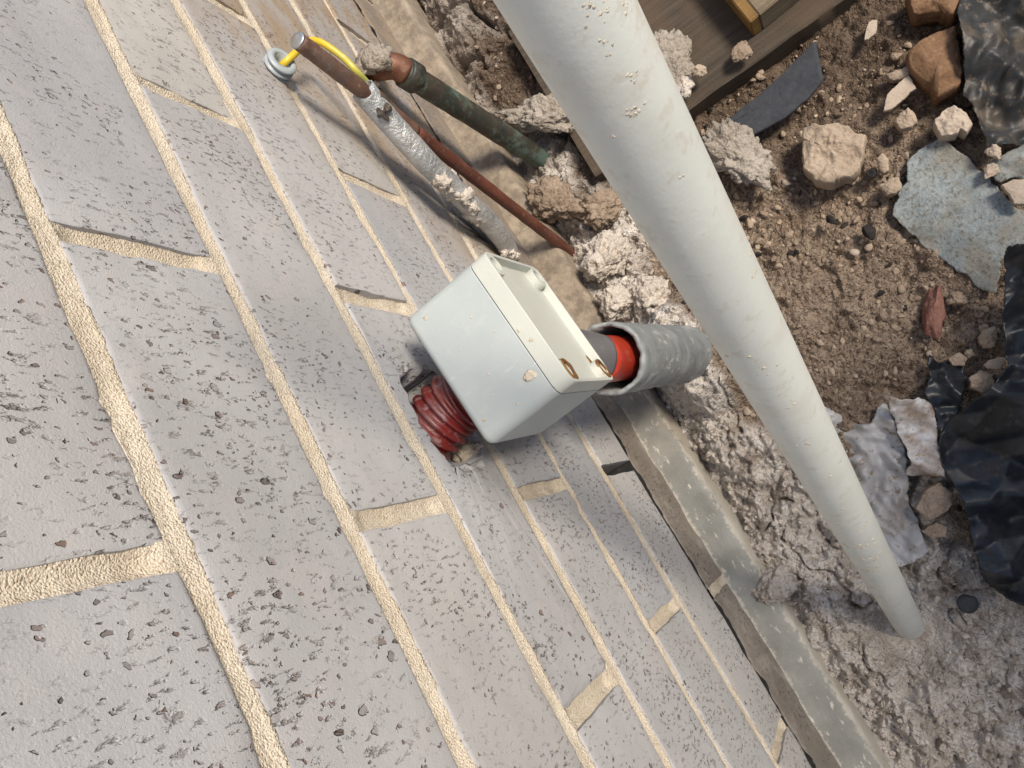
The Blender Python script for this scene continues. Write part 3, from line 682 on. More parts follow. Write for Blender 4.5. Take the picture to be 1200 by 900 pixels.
# coupling and orange conduit leaving the box underneath
def lumps(parent, spots, size, mat, seed0=0, name='mortar_splash', flat=0.5, world=True):
    for i, (p, s) in enumerate(spots):
        V, F = clod_verts(3, seed0 + i, 0.35, 2.2); o = obj(name, V * s * np.array([1, 1, flat]), F, mat); o.location = p
        o.rotation_euler = (0, 0, i * 2.1)
        if world: adopt(parent, o)
        else: o.parent = parent
lumps(jb, [((0.012, -0.026, DZ), 0.0034), ((0.021, -0.004, DZ), 0.0012), ((0.024, -0.012, DZ), 0.0013), ((-0.018, 0.034, DZ), 0.0014), ((-0.022, -0.030, DZ), 0.0013), ((0.004, 0.018, DZ), 0.0008),
           ((-0.006, -0.012, DZ), 0.0007), ((0.010, 0.004, DZ), 0.0006), ((-0.012, 0.008, DZ), 0.0006), ((-0.002, -0.034, DZ), 0.0009), ((-0.010, -0.022, DZ), 0.0006)], 1, M_SPLASH, 400, flat=0.28, world=False)

bpy.context.view_layer.update()
def jbw(p): return np.array(jb.matrix_world @ Vector(p))
# dark red corrugated conduit from the hole in the wall to the back of the box
A = np.array((-0.055, 0.046, -0.309)); B_ = jbw((-DX/2 + 0.004, -0.007, 0.047)); pts = spline([A, A + (0.03, 0, 0), B_ - (0.02, -0.001, 0.0), B_], 110)
L_ = np.r_[0, np.cumsum(np.linalg.norm(np.diff(pts, axis=0), axis=1))]
rad = 0.0188 + 0.0013 * np.clip(np.sin(L_ / 0.0068 * 2 * np.pi) * 1.6, -1, 1)
V, F = tube(pts, rad, 56); fc = obj('corrugated_conduit', V, F, M_REDC)
recenter(fc); tag(fc, 'dark red ribbed conduit coming out of the broken brick hole behind the box', 'conduit')
# rubble and torn mortar left in the hole below the conduit
hm = clod('mortar_lump', (-0.012, 0.030, -0.332), (0.010, 0.014, 0.006), 3, M_MORTAR, 4); tag(hm, 'broken mortar crumbs stuck in the hole under the red conduit', 'mortar')

# grey sleeve from the ground with the orange conduit inside
mouth = np.array([(0.072, 0.049, -0.425)][0]); foot = np.array([(0.096, 0.067, -0.760)][0])
pts = [mouth + (foot - mouth) * t for t in np.linspace(0, 1, 60)]
V, F = tube(pts, 0.0252, 64, inner=0.0028, rough=0.0007, freq=120, seed=4, rag=0.0022, caps=(False, False)); sl = obj('conduit_sleeve', V, F, M_SLEEVE)
tag(sl, 'old grey pipe sleeve with chipped mouth and cement stains under the junction box', 'pipe sleeve')
recenter(sl)
bot = jbw((0.004, 0, 0.002)); axd = (foot - mouth) / np.linalg.norm(foot - mouth)
V, F = tube(spline([bot, bot * 0.5 + mouth * 0.5 - axd * 0.012, mouth - axd * 0.022], 24), 0.0168, 40); cpl = obj('coupling', V, F, M_COUP); adopt(jb, cpl)
pts = [mouth + axd * t for t in np.linspace(-0.026, 0.22, 30)]
V, F = tube(pts, 0.0160, 44); oc = obj('orange_conduit', V, F, M_ORANGE); recenter(oc); tag(oc, 'bright orange conduit running from the junction box down inside the grey sleeve', 'conduit')

# ------------------------------------------------------------------ leaning pale PVC pipe
PR = 0.0130
T0 = np.array((0.1868, 0.0374, -0.0530)); B0 = np.array((0.1120, -0.2530, -0.7450)); d = (T0 - B0) / np.linalg.norm(T0 - B0)
pts = [B0 + d * t for t in np.linspace(-0.03, 0.88, 40)]
V, F = tube(pts[::-1], PR, 72, inner=0.0025); pp = obj('pvc_pipe', V, F, M_PIPE)
tag(pp, 'long pale grey plastic pipe leaning across and stuck in the rubble', 'pipe')
recenter(pp)
_, _, PN, PB = frames(pts); toC = np.array((0.18898, -0.06769, 0.1084))
def on_pipe(t, side):
    """a point on the pipe's camera-side skin: t along from the foot, side in radians round it"""
    c = B0 + d * t; n = toC - c; n -= d * (n @ d); n /= np.linalg.norm(n); b = np.cross(d, n)
    return c + (n * math.cos(side) + b * math.sin(side)) * PR
sp = []
clus = zip([(0.1898, 0.0274, -0.0439), (0.1924, 0.0267, -0.0482), (0.1960, 0.0276, -0.0537), (0.1881, 0.0237, -0.0525), (0.1886, 0.0229, -0.0546), (0.1886, 0.0196, -0.0630), (0.1899, 0.0195, -0.0644), (0.1857, 0.0158, -0.0710), (0.1844, 0.0157, -0.0712), (0.1776, 0.0160, -0.0748), (0.1884, -0.0080, -0.1490), (0.1855, -0.0136, -0.1524), (0.1852, 0.0057, -0.0963), (0.1623, -0.0281, -0.1867), (0.1691, -0.0496, -0.2271), (0.1561, -0.0832, -0.3075), (0.1503, -0.1036, -0.3563), (0.1496, -0.1216, -0.3984), (0.1441, -0.1332, -0.4262), (0.1408, -0.1453, -0.4552), (0.1365, -0.1560, -0.4814), (0.1275, -0.1766, -0.5343), (0.1267, -0.1891, -0.5614), (0.1370, -0.1294, -0.4261), (0.1613, -0.0658, -0.2658), (0.1714, -0.0371, -0.1969), (0.1117, -0.2255, -0.6563), (0.1517, -0.1354, -0.4359), (0.1470, -0.1117, -0.3765)],
           (9, 9, 7, 6, 4, 5, 4, 9, 7, 1, 7, 6, 2, 5, 3, 3, 4, 8, 12, 12, 9, 10, 7, 9, 4, 6, 3, 4, 5, 7, 7, 5), (10, 9, 8, 7, 5, 6, 5, 9, 7, 1, 6, 6, 3, 10, 6, 6, 5, 8, 9, 9, 7, 9, 7, 8, 5, 8, 6, 8, 7, 8, 8, 7))
for p, nn, spread in clus:
    p = np.array(p); k = np.linalg.norm(p - toC) / 957 * spread
    for _ in range(nn):
        q = p + rng.normal(size=3) * k * 0.8; q = B0 + d * ((q - B0) @ d) + (lambda r_: r_ / np.linalg.norm(r_) * PR)((q - B0) - d * ((q - B0) @ d))
        sp.append((q, (0.0013 * random.uniform(0.4, 1.3) if nn > 1 else 0.0020) * np.linalg.norm(p - toC) / 0.62))
SV, SF, c_ = [], [], 0
for i, (p, s) in enumerate(sp):
    V, F = clod_verts(3, 500 + i, 0.35, 2.2); V = V * s; nn_ = p - (B0 + d * ((p - B0) @ d)); nn_ /= np.linalg.norm(nn_); V = V - np.outer(V @ nn_, nn_) * 0.78 + p; SV.append(V); SF += [tuple(x + c_ for x in f) for f in F]; c_ += len(V)
ms = obj('mortar_splashes', np.vstack(SV), SF, M_SPLASH); ms['kind'] = 'stuff'; adopt(pp, ms)

# ------------------------------------------------------------------ earth rod, clamp, wire, collar, conduits
rt = np.array([(0.035, 0.309, -0.306)][0]); rb = np.array([(0.033, 0.234, -0.730)][0]); rd = (rb - rt) / np.linalg.norm(rb - rt)
rod = empty('earth_rod', rb); tag(rod, 'brown copper earth rod with bright cut top, driven down beside the wall', 'earth rod')
cut = rt + rd * 0.125
V, F = tube([rt + rd * t for t in np.linspace(0.0012, 0.13, 30)], 0.0058, 28, rough=0.0003, freq=150); a = obj('upper_rod', V, F, M_ROD)
V, F = tube([rt + rd * t for t in np.linspace(0.128, np.linalg.norm(rb - rt) + 0.02, 30)], 0.0056, 28, rough=0.0003, freq=150); b = obj('lower_rod', V, F, M_RODRED)
V, F = tube([rt, rt + rd * 0.0004, rt + rd * 0.0014], [0.0052, 0.0057, 0.0059], 28); c = obj('cut_end', V, F, M_STEEL)
adopt(rod, a, b, c)
cl = rt + rd * 0.083
clamp = empty('earth_clamp', cl); tag(clamp, 'small rusty metal clamp gripping the earth rod where the wire ends', 'clamp')
V, F = tube([cl - rd * 0.006, cl - rd * 0.0052, cl + rd * 0.0052, cl + rd * 0.006], [0.0074, 0.0080, 0.0080, 0.0074], 28); a = obj('strap', V, F, M_CLAMP)
up_ = np.cross(rd, (1, 0, 0)); up_ /= np.linalg.norm(up_); ou = np.cross(up_, rd)
bits = [a]
for s, nm in ((1, 'lug'), (-1, 'lug')):
    c0 = cl + up_ * s * 0.0115; bm = box_bm((-0.0050, -0.0014, -0.0055), (0.0050, 0.0014, 0.0055)); bmesh.ops.bevel(bm, geom=bm.edges[:], offset=0.0006, segments=2, affect='EDGES')
    Mx = Matrix((up_, ou, rd)).transposed().to_4x4(); Mx.translation = Vector(c0); bmesh.ops.transform(bm, matrix=Mx, verts=bm.verts); bits.append(bobj(nm, bm, M_CLAMP, smooth=False))
    V, F = tube([c0 - ou * 0.004, c0 + ou * 0.0078], 0.0018, 12); bits.append(obj('bolt', V, F, M_CLAMP))
    V, F = tube([c0 + ou * 0.0042, c0 + ou * 0.0072], 0.0036, 6); bits.append(obj('nut', V, F, M_CLAMP, smooth=False))
adopt(clamp, *bits)
wp = [(-0.010, 0.344, -0.350)] + [(0.004, 0.325, -0.331)] + [(0.017, 0.327, -0.334)] + [(0.022, 0.348, -0.358)] + [(0.030, 0.341, -0.359)] + [(0.036, 0.326, -0.366)] + [(0.038, 0.313, -0.372)] + [(0.036, 0.310, -0.387)] + [(0.033, 0.312, -0.402)]
V, F = tube(spline(wp, 70), 0.0025, 16); w = obj('earth_wire', V, F, M_WIRE); recenter(w); tag(w, 'yellow and green earth wire looping from the wall to the clamp', 'wire')
c0 = np.array([(-0.000, 0.326, -0.332)][0]); ax = np.array((0.93, -0.10, 0.30)); ax /= np.linalg.norm(ax)
ts = np.linspace(0.012, -0.02, 70); V, F = tube([c0 + ax * t for t in ts], 0.0098 + 0.0010 * np.clip(1.5 * np.sin(ts / 0.0046 * 2 * np.pi), -1, 1), 36, inner=0.0026, caps=(False, False))
co = obj('conduit_collar', V, F, M_COLLAR); recenter(co); tag(co, 'ribbed grey conduit stub in the wall where the yellow wire comes out', 'conduit stub')
# shiny galvanised conduit
gp = [(0.034, 0.301, -0.375)] + [(0.032, 0.286, -0.396)] + [(0.029, 0.261, -0.438)] + [(0.024, 0.244, -0.495)] + [(0.020, 0.237, -0.539)] + [(0.016, 0.231, -0.565)] + [(0.008, 0.229, -0.594)] + [(-0.006, 0.236, -0.637)] + [(-0.020, 0.247, -0.681)]
gc = empty('metal_conduit', gp[-2]); tag(gc, 'shiny galvanised conduit crusted with mortar, bending into the wall above the box', 'conduit')
sp_ = spline(gp, 70); V, F = tube(sp_, 0.0092, 32, rough=0.0004, freq=110, inner=0.0012, caps=(False, True)); a = obj('tube', V, F, M_GALV); adopt(gc, a)
def crust(path, i0, i1, r, seed, side, mat=M_CEMENT, sc=0.006):
    out = []
    for i in range(i0, i1):
        r_ = np.random.default_rng(seed + i); p = path[i]; n = np.array(side) + r_.normal(size=3) * 0.45; n /= np.linalg.norm(n)
        V, F = clod_verts(3, seed + i, 0.4, 2.4); out.append((V * sc * r_.uniform(0.5, 1.1) + p + n * r, F))
    VV, FF, c = [], [], 0
    for V, F in out: VV.append(V); FF += [tuple(x + c for x in f) for f in F]; c += len(V)
    o = obj('mortar_crust', np.vstack(VV), FF, mat); o['kind'] = 'stuff'; return o
adopt(gc, crust(sp_, 20, 36, 0.0075, 40, (0.25, -0.5, 0.85), M_CEMENT, 0.0080), crust(sp_, 46, 57, 0.0070, 80, (0.1, -0.7, 0.7), M_CEMENT, 0.0065), crust(sp_, 8, 20, 0.0080, 60, (0.3, -0.3, 0.8), M_CEMENT, 0.0026), crust(sp_, 2, 5, 0.0075, 90, (0, -1, 0), sc=0.003))
# green copper pipe with elbow
el = [(-0.03, 0.462, -0.560)] + [(0.000, 0.429, -0.526)] + [(0.016, 0.409, -0.510)] + [(0.024, 0.404, -0.512)] + [(0.028, 0.401, -0.517)] + [(0.031, 0.394, -0.524)]
cb = np.array([(0.066, 0.333, -0.745)][0]); ce = np.array(el[-1]); cp = empty('copper_pipe', cb); tag(cp, 'green stained copper pipe with brown elbow turning down from the wall into the soil', 'pipe')
V, F = tube(spline(el, 40), 0.0120, 36, rough=0.0004, freq=90); a = obj('elbow', V, F, M_COPPER)
V, F = tube([ce + (cb - ce) * t for t in np.linspace(-0.02, 1, 40)], 0.0112, 36, rough=0.0003, freq=90); b = obj('pipe', V, F, M_VERDI)
cd = (cb - ce) / np.linalg.norm(cb - ce); V, F = tube([ce + cd * t for t in (-0.004, -0.003, 0.010, 0.011)], [0.0128, 0.0140, 0.0140, 0.0126], 36); c = obj('joint_ring', V, F, M_VERDI)
adopt(cp, a, b, c, crust(spline(el, 40), 5, 24, 0.0095, 140, (0.1, -0.15, 0.95), M_LUMP, 0.0080))

lumps(cp, [([(0.020, 0.406, -0.494)][0], 0.0150), ([(0.022, 0.425, -0.520)][0], 0.0095), ([(0.010, 0.410, -0.498)][0], 0.012)], 1, M_LUMP, 170, 'mortar_crust', 0.8)

# ------------------------------------------------------------------ plank, offcut, slate
def plank(name, x0, x1, y0, y1, z0, z1, mat, seed, nx_=90, ny_=14):
    us, vs = np.linspace(x0, x1, nx_), np.r_[y0, y0 + 0.002, np.linspace(y0 + 0.006, y1 - 0.006, ny_), y1 - 0.002, y1]
    A_, B2 = np.meshgrid(us, vs, indexing='ij'); m = len(vs); P3 = np.stack([A_, B2, A_ * 0], -1)
    zt = z1 + fbm(P3 * np.array([8, 60, 1]), 4, seed, 0.6) * 0.0014 - 0.0016 * sstep(0.003, 0.0, np.minimum(B2 - y0, y1 - B2)); Yb = B2 + (fbm(P3 * np.array([14, 0, 1]), 4, seed + 2, 0.6) * 0.0014)
    V = np.concatenate([np.stack([A_, Yb, zt], -1).reshape(-1, 3), np.stack([A_, Yb, A_ * 0 + z0], -1).reshape(-1, 3)]); I = np.arange(nx_ * m).reshape(nx_, m); J = I + nx_ * m
    F = np.stack([I[:-1, :-1], I[1:, :-1], I[1:, 1:], I[:-1, 1:]], -1).reshape(-1, 4).tolist() + np.stack([J[:-1, :-1], J[:-1, 1:], J[1:, 1:], J[1:, :-1]], -1).reshape(-1, 4).tolist()
    for i in range(nx_ - 1): F += [(I[i, 0], J[i, 0], J[i+1, 0], I[i+1, 0]), (I[i+1, -1], J[i+1, -1], J[i, -1], I[i, -1])]
    for j in range(m - 1): F += [(I[0, j+1], J[0, j+1], J[0, j], I[0, j]), (I[-1, j], J[-1, j], J[-1, j+1], I[-1, j+1])]
    o = obj(name, V, F, mat); recenter(o); mm = o.modifiers.new('edge', 'EDGE_SPLIT'); mm.split_angle = math.radians(50); return o
pl = plank('timber_plank', -0.335, 0.335, 0, 0.20, 0, 0.036, M_PLANK, 3); pl.location = (0.105 + 0.335, 0.266 + 0.10, -0.735); pl.rotation_euler = (0.0, 0.0, -0.035)
tag(pl, 'wide dark weathered timber plank lying square to the wall', 'plank')
off = empty('timber_offcut', [(0.301, 0.292, -0.668)][0][:2] + (-0.700,)); off.rotation_euler = (0, 0, 0.03); tag(off, 'short timber offcut with an ochre painted edge lying on the plank', 'timber offcut')
def bbox(name, lo, hi, mat, parent, bev=0.001):
    bm = box_bm(lo, hi); bmesh.ops.bevel(bm, geom=bm.edges[:], offset=bev, segments=2, affect='EDGES'); return bobj(name, bm, mat, parent, False)
bbox('block', (0.0102, 0, 0.001), (0.20, 0.09, 0.032), M_OFFCUT, off); bbox('painted_end', (0, 0.0004, 0.0014), (0.010, 0.0896, 0.0316), M_YELLOW, off)
sl_ = slab('slate_piece', [(0.207, 0.242, -0.700), (0.229, 0.241, -0.700), (0.277, 0.241, -0.700), (0.319, 0.246, -0.700), (0.341, 0.250, -0.700), (0.334, 0.233, -0.700), (0.325, 0.212, -0.700), (0.304, 0.207, -0.700), (0.276, 0.206, -0.700), (0.261, 0.209, -0.700), (0.234, 0.214, -0.700), (0.213, 0.223, -0.700)], -0.697, 0.006, M_SLATE, 5, 0.0004, 40, 0.0006, (0.05, -0.05)); tag(sl_, 'thin dark blue slate piece lying under the edge of the plank', 'slate')

# ------------------------------------------------------------------ broken pieces lying about
def piece(name, px, z, th, mat, label, cat, seed, **kw):
    o = slab(name, px, z, th, mat, seed, **kw); tag(o, label, cat, 'broken pieces lying on the soil'); return o
piece('concrete_chunk', [(0.285, 0.187, -0.692), (0.301, 0.179, -0.692), (0.316, 0.168, -0.692), (0.320, 0.157, -0.692), (0.326, 0.145, -0.692), (0.319, 0.136, -0.692), (0.311, 0.128, -0.692), (0.294, 0.121, -0.692), (0.279, 0.127, -0.692), (0.268, 0.134, -0.692), (0.266, 0.148, -0.692), (0.267, 0.153, -0.692), (0.276, 0.171, -0.692)], -0.692, 0.03, M_TAN, 'flat squarish tan mortar chunk lying in the open soil', 'chunk', 11, rough=0.004, freq=60, jit=0.002, dome=0.002)
piece('sandstone_rock', [(0.390, 0.186, -0.690), (0.402, 0.189, -0.690), (0.415, 0.189, -0.690), (0.426, 0.184, -0.690), (0.434, 0.182, -0.690), (0.426, 0.165, -0.690), (0.418, 0.148, -0.690), (0.408, 0.134, -0.690), (0.397, 0.135, -0.690), (0.387, 0.135, -0.690), (0.387, 0.142, -0.690), (0.388, 0.149, -0.690), (0.386, 0.160, -0.690), (0.384, 0.170, -0.690), (0.387, 0.178, -0.690)], -0.690, 0.035, M_SAND, 'orange brown sandstone rock beside the crumpled black plastic', 'rock', 12, rough=0.004, freq=28, dome=0.008)
piece('sandstone_rock', [(0.420, 0.235, -0.690), (0.454, 0.204, -0.690), (0.445, 0.196, -0.690), (0.438, 0.188, -0.690), (0.427, 0.201, -0.690), (0.412, 0.211, -0.690)], -0.690, 0.03, M_SAND, 'flat edged brown sandstone block beyond the orange brown rock', 'rock', 13, rough=0.003, freq=40, dome=0.004)
piece('pale_shard', [(0.349, 0.157, -0.700), (0.355, 0.164, -0.700), (0.360, 0.168, -0.700), (0.372, 0.170, -0.700), (0.383, 0.171, -0.700), (0.383, 0.164, -0.700), (0.382, 0.156, -0.700), (0.372, 0.156, -0.700), (0.363, 0.155, -0.700), (0.356, 0.154, -0.700)], -0.700, 0.006, M_PALE, 'biggest pale flat shard, lying beside the orange brown sandstone rock', 'shard', 14, rough=0.0006, freq=60, jit=0.0008)
piece('pale_shard', [(0.374, 0.224, -0.704), (0.379, 0.231, -0.704), (0.385, 0.236, -0.704), (0.389, 0.236, -0.704), (0.392, 0.233, -0.704), (0.388, 0.227, -0.704), (0.384, 0.223, -0.704), (0.377, 0.222, -0.704)], -0.704, 0.005, M_PALE, 'small narrow pale shard alone on the dark soil', 'shard', 15, rough=0.0006, jit=0.0006)
piece('tan_stone', [(0.369, 0.184, -0.702), (0.379, 0.183, -0.702), (0.387, 0.179, -0.702), (0.386, 0.173, -0.702), (0.382, 0.170, -0.702), (0.372, 0.176, -0.702)], -0.702, 0.01, M_TAN, 'thin tan stone touching the biggest pale shard', 'stone', 16, rough=0.001, dome=0.002)
piece('tan_stone', [(0.350, 0.143, -0.700), (0.359, 0.146, -0.700), (0.368, 0.146, -0.700), (0.368, 0.138, -0.700), (0.365, 0.130, -0.700), (0.358, 0.130, -0.700), (0.352, 0.134, -0.700)], -0.700, 0.012, M_TAN, 'rounded tan stone between the pale shard and the felt', 'stone', 17, rough=0.002, dome=0.003)
piece('cream_chunk', [(0.374, 0.121, -0.690), (0.383, 0.123, -0.690), (0.394, 0.121, -0.690), (0.396, 0.111, -0.690), (0.396, 0.098, -0.690), (0.388, 0.093, -0.690), (0.385, 0.100, -0.690), (0.379, 0.100, -0.690), (0.371, 0.104, -0.690), (0.370, 0.113, -0.690)], -0.690, 0.022, M_PALE, 'cream broken chunk at the top corner of the blue grey felt', 'chunk', 18, rough=0.003, dome=0.003)
piece('tan_stone', [(0.321, 0.124, -0.703), (0.328, 0.125, -0.703), (0.329, 0.117, -0.703), (0.324, 0.108, -0.703), (0.318, 0.109, -0.703), (0.318, 0.116, -0.703)], -0.703, 0.01, M_TAN, 'oblong tan stone beside a black crumb near the felt', 'stone', 19, rough=0.0012, dome=0.002)
piece('tan_stone', [(0.311, 0.100, -0.703), (0.319, 0.102, -0.703), (0.327, 0.098, -0.703), (0.325, 0.090, -0.703), (0.317, 0.088, -0.703), (0.311, 0.091, -0.703)], -0.703, 0.01, M_TAN, 'rounded orange tan stone touching the edge of the felt', 'stone', 20, rough=0.0012, dome=0.003)
piece('tan_stone', [(0.298, -0.058, -0.700), (0.306, -0.055, -0.700), (0.315, -0.058, -0.700), (0.312, -0.067, -0.700), (0.304, -0.073, -0.700), (0.297, -0.069, -0.700)], -0.700, 0.014, M_TAN, 'blunt tan stone beside the upright black plastic fold', 'stone', 21, rough=0.002, dome=0.004)
piece('pale_shard', [(0.289, -0.082, -0.693), (0.294, -0.081, -0.693), (0.302, -0.083, -0.693), (0.308, -0.085, -0.693), (0.303, -0.089, -0.693), (0.296, -0.091, -0.693), (0.289, -0.086, -0.693)], -0.693, 0.006, M_PALE, 'pale shard lying over the edge of the black plastic', 'shard', 22, rough=0.0008, dome=0.001)
piece('tan_stone', [(0.285, -0.063, -0.700), (0.289, -0.065, -0.700), (0.288, -0.071, -0.700), (0.283, -0.071, -0.700), (0.282, -0.066, -0.700)], -0.700, 0.008, M_TAN, 'small round tan stone just off the torn black scrap', 'stone', 23, rough=0.001, dome=0.002)
piece('tan_stone', [(0.270, -0.061, -0.700), (0.280, -0.062, -0.700), (0.282, -0.070, -0.700), (0.277, -0.074, -0.700), (0.269, -0.068, -0.700)], -0.702, 0.008, M_TAN, 'flat tan stone touching the top edge of the torn black scrap', 'stone', 24, rough=0.001, dome=0.001)
piece('tan_stone', [(0.275, -0.084, -0.700), (0.286, -0.083, -0.700), (0.291, -0.091, -0.700), (0.287, -0.101, -0.700), (0.275, -0.101, -0.700), (0.271, -0.093, -0.700)], -0.700, 0.014, M_TAN, 'broad tan stone between the torn black scrap and the plastic strap', 'stone', 25, rough=0.002, dome=0.003)
piece('tan_stone', [(0.177, -0.159, -0.698), (0.193, -0.149, -0.698), (0.206, -0.150, -0.698), (0.209, -0.162, -0.698), (0.200, -0.172, -0.698), (0.187, -0.174, -0.698), (0.177, -0.171, -0.698)], -0.700, 0.016, M_TAN, 'large tan stone under the lower edge of the soiled white film', 'stone', 26, rough=0.003, dome=0.004)
piece('tan_stone', [(0.170, -0.178, -0.700), (0.185, -0.177, -0.700), (0.191, -0.184, -0.700), (0.184, -0.192, -0.700), (0.172, -0.189, -0.700)], -0.704, 0.012, M_TAN, 'flat tan stone touching the large one near the white film', 'stone', 27, rough=0.002, dome=0.002)
rk = rock('clay_lump', [(0.283, -0.022, -0.705)][0], (0.010, 0.024, 0.012), 31, M_RED, rz=-0.57); tag(rk, 'dark red clay lump sitting alone in the brown soil', 'clay lump', 'broken pieces lying on the soil')
rk = clod('clay_lump', [(0.305, -0.022, -0.708)][0], (0.008, 0.010, 0.008), 32, M_CLOD, 4); tag(rk, 'small crumbly brown clod beside the red clay lump', 'clod', 'broken pieces lying on the soil')
for u, s, lab in ([(0.312, 0.117, -0.708)] + [(0.006, 0.005, 0.003), 'black crumb beside the oblong tan stone'], [(0.280, 0.072, -0.708)] + [(0.0075, 0.006, 0.004), 'black crumb near the pointed side corner of the felt'], [(0.261, 0.101, -0.710)] + [(0.006, 0.005, 0.004), 'black crumb in the soil near the squarish tan chunk']):
    rk = rock('black_crumb', u, s, int(abs(u[0]) * 900), M_COAL, 3); tag(rk, lab, 'crumb', 'broken pieces lying on the soil')
# rounded dark pebble near the foot of the pipe
pb = rock('dark_pebble', [(0.167, -0.249, -0.708)][0], (0.0085, 0.0085, 0.0045), 34, M_SLATE, 4, cuts=2, rough=0.05); tag(pb, 'round dark grey pebble on the rubble near the foot of the pipe', 'pebble', 'broken pieces lying on the soil')

# crumbly mortar and earth lumps
def lump(px, size, mat, seed, label, name='mortar_clod', z=-0.702, cat='clod', sub=5, **kw):
    o = clod(name, px, size, seed, mat, sub, **kw); tag(o, label, cat, 'crumbly lumps along the wall'); return o
lump([(0.228, 0.202, -0.700)][0], (0.026, 0.036, 0.016), M_LUMP, 51, 'pale crumbly mortar lump lying on the lower end of the slate')
lump([(0.051, 0.283, -0.695)][0], (0.030, 0.026, 0.024), M_CLOD, 52, 'round brown clod between the copper pipe and the red rod', 'earth_clod')
lump([(0.089, 0.247, -0.700)][0], (0.024, 0.018, 0.016), M_CLOD, 53, 'brown clod in front of the plank end', 'earth_clod')
lump([(0.225, 0.323, -0.690)][0], (0.034, 0.024, 0.014), M_LUMP, 54, 'pale mortar lump lying on the plank behind the leaning pipe')
lump([(0.096, 0.362, -0.690)][0], (0.040, 0.022, 0.018), M_LUMP, 55, 'pale mortar lump at the wall end of the plank')
lump([(0.069, 0.198, -0.695)][0], (0.028, 0.024, 0.020), M_CEMENT, 56, 'pale crumbly mortar heap at the foot of the red rod')
lump([(0.053, 0.153, -0.690)][0], (0.022, 0.022, 0.022), M_CEMENT, 57, 'light mortar lump next to the mouth of the grey sleeve')
lump([(0.084, 0.139, -0.695)][0], (0.024, 0.026, 0.018), M_CEMENT, 58, 'pale mortar lump between the grey sleeve and the leaning pipe')
lump([(0.035, -0.160, -0.690)][0], (0.018, 0.022, 0.014), M_CEMENT, 59, 'pale mortar lump broken off beside the footing ledge')
lump([(0.243, 0.291, -0.680)][0], (0.007, 0.006, 0.005), M_TAN, 60, 'small tan lump lying on the plank', sub=4)
lump([(0.283, 0.282, -0.685)][0], (0.012, 0.010, 0.003), M_CLOD, 61, 'flat smear of dried earth on the plank', sub=4)
lump([(0.224, 0.291, -0.688)][0], (0.010, 0.012, 0.006), M_CEMENT, 62, 'crumbled mortar on the edge of the plank beside the pipe', sub=4)
lump([(0.384, 0.055, -0.690)][0], (0.0075, 0.006, 0.004), M_PALE, 63, 'pale lump lying on the fold of the felt', sub=4)
lump([(0.394, 0.067, -0.688)][0], (0.007, 0.006, 0.004), M_PALE, 64, 'pale pointed lump at the top edge of the felt', sub=4)
piece('tan_stone', [(0.381, 0.039, -0.684), (0.390, 0.040, -0.684), (0.400, 0.033, -0.684), (0.388, 0.014, -0.684), (0.380, 0.019, -0.684), (0.382, 0.029, -0.684)], -0.684, 0.008, M_PALE, 'flat pinkish tan stone lying on the blue grey felt', 'stone', 65, rough=0.001, dome=0.001)

# ------------------------------------------------------------------ felt, plastic, film
def drape(base, seed, amp, scale, ridge=0.0, lift=0.010, rscale=None):
    def f(X, Y):
        P3 = np.stack([X, Y, X * 0], -1); h = ground_h(X, Y, False) + lift + base
        h = h + amp * fbm(P3 * scale, 4, seed)
        if ridge:
            rs = rscale or scale; w = P3 + 0.006 * np.stack([fbm(P3 * 18, 2, seed + 1), fbm(P3 * 18, 2, seed + 2), X * 0], -1)
            rr = np.random.default_rng(seed * 7 + 1)
            for q in range(10):                                    # straight creases in many directions: flat facets between them
                fr = rs * 0.55 * 1.28 ** q; th = rr.uniform(0, math.pi); t = (w[..., 0] * math.cos(th) + w[..., 1] * math.sin(th)) * fr + rr.uniform(0, 9)
                t = t + 0.35 * fbm(P3 * fr * 0.5, 2, seed + 20 + q); tri = np.abs(t - np.floor(t) - 0.5) * 2
                h = h + ridge * 1.45 * (rs * 0.55 / fr) ** 0.85 * (tri - 0.5) * sstep(-0.35, 0.4, fbm(P3 * rs * 0.9 + q, 2, seed + 40 + q))
        return h
    return f
fe = sheet('felt_scrap', [(0.372, 0.109, -0.698), (0.376, 0.092, -0.698), (0.380, 0.072, -0.698), (0.381, 0.058, -0.698), (0.381, 0.041, -0.698), (0.382, 0.022, -0.698), (0.394, 0.008, -0.698), (0.382, -0.011, -0.698), (0.364, -0.010, -0.698), (0.350, -0.014, -0.698), (0.340, -0.024, -0.698), (0.331, -0.036, -0.698), (0.327, -0.026, -0.698), (0.320, 0.001, -0.698), (0.314, 0.025, -0.698), (0.309, 0.047, -0.698), (0.304, 0.074, -0.698), (0.310, 0.080, -0.698), (0.321, 0.087, -0.698), (0.332, 0.093, -0.698), (0.340, 0.106, -0.698), (0.355, 0.110, -0.698)], drape(0.007, 3, 0.005, 14, 0.008, 0.010, 10), M_CLOTH, thick=0.0018)
tag(fe, 'blue grey felt scrap sprinkled with dirt, lying on the soil', 'felt')
fe = sheet('felt_scrap', [(0.385, 0.064, -0.692), (0.398, 0.062, -0.692), (0.425, 0.060, -0.692), (0.405, 0.028, -0.692), (0.393, 0.042, -0.692), (0.383, 0.044, -0.692), (0.382, 0.054, -0.692)], drape(0.015, 5, 0.004, 20, 0.006, 0.010, 16), M_CLOTH, thick=0.0018)
tag(fe, 'small blue grey felt fold with pale lumps beside the black plastic', 'felt')
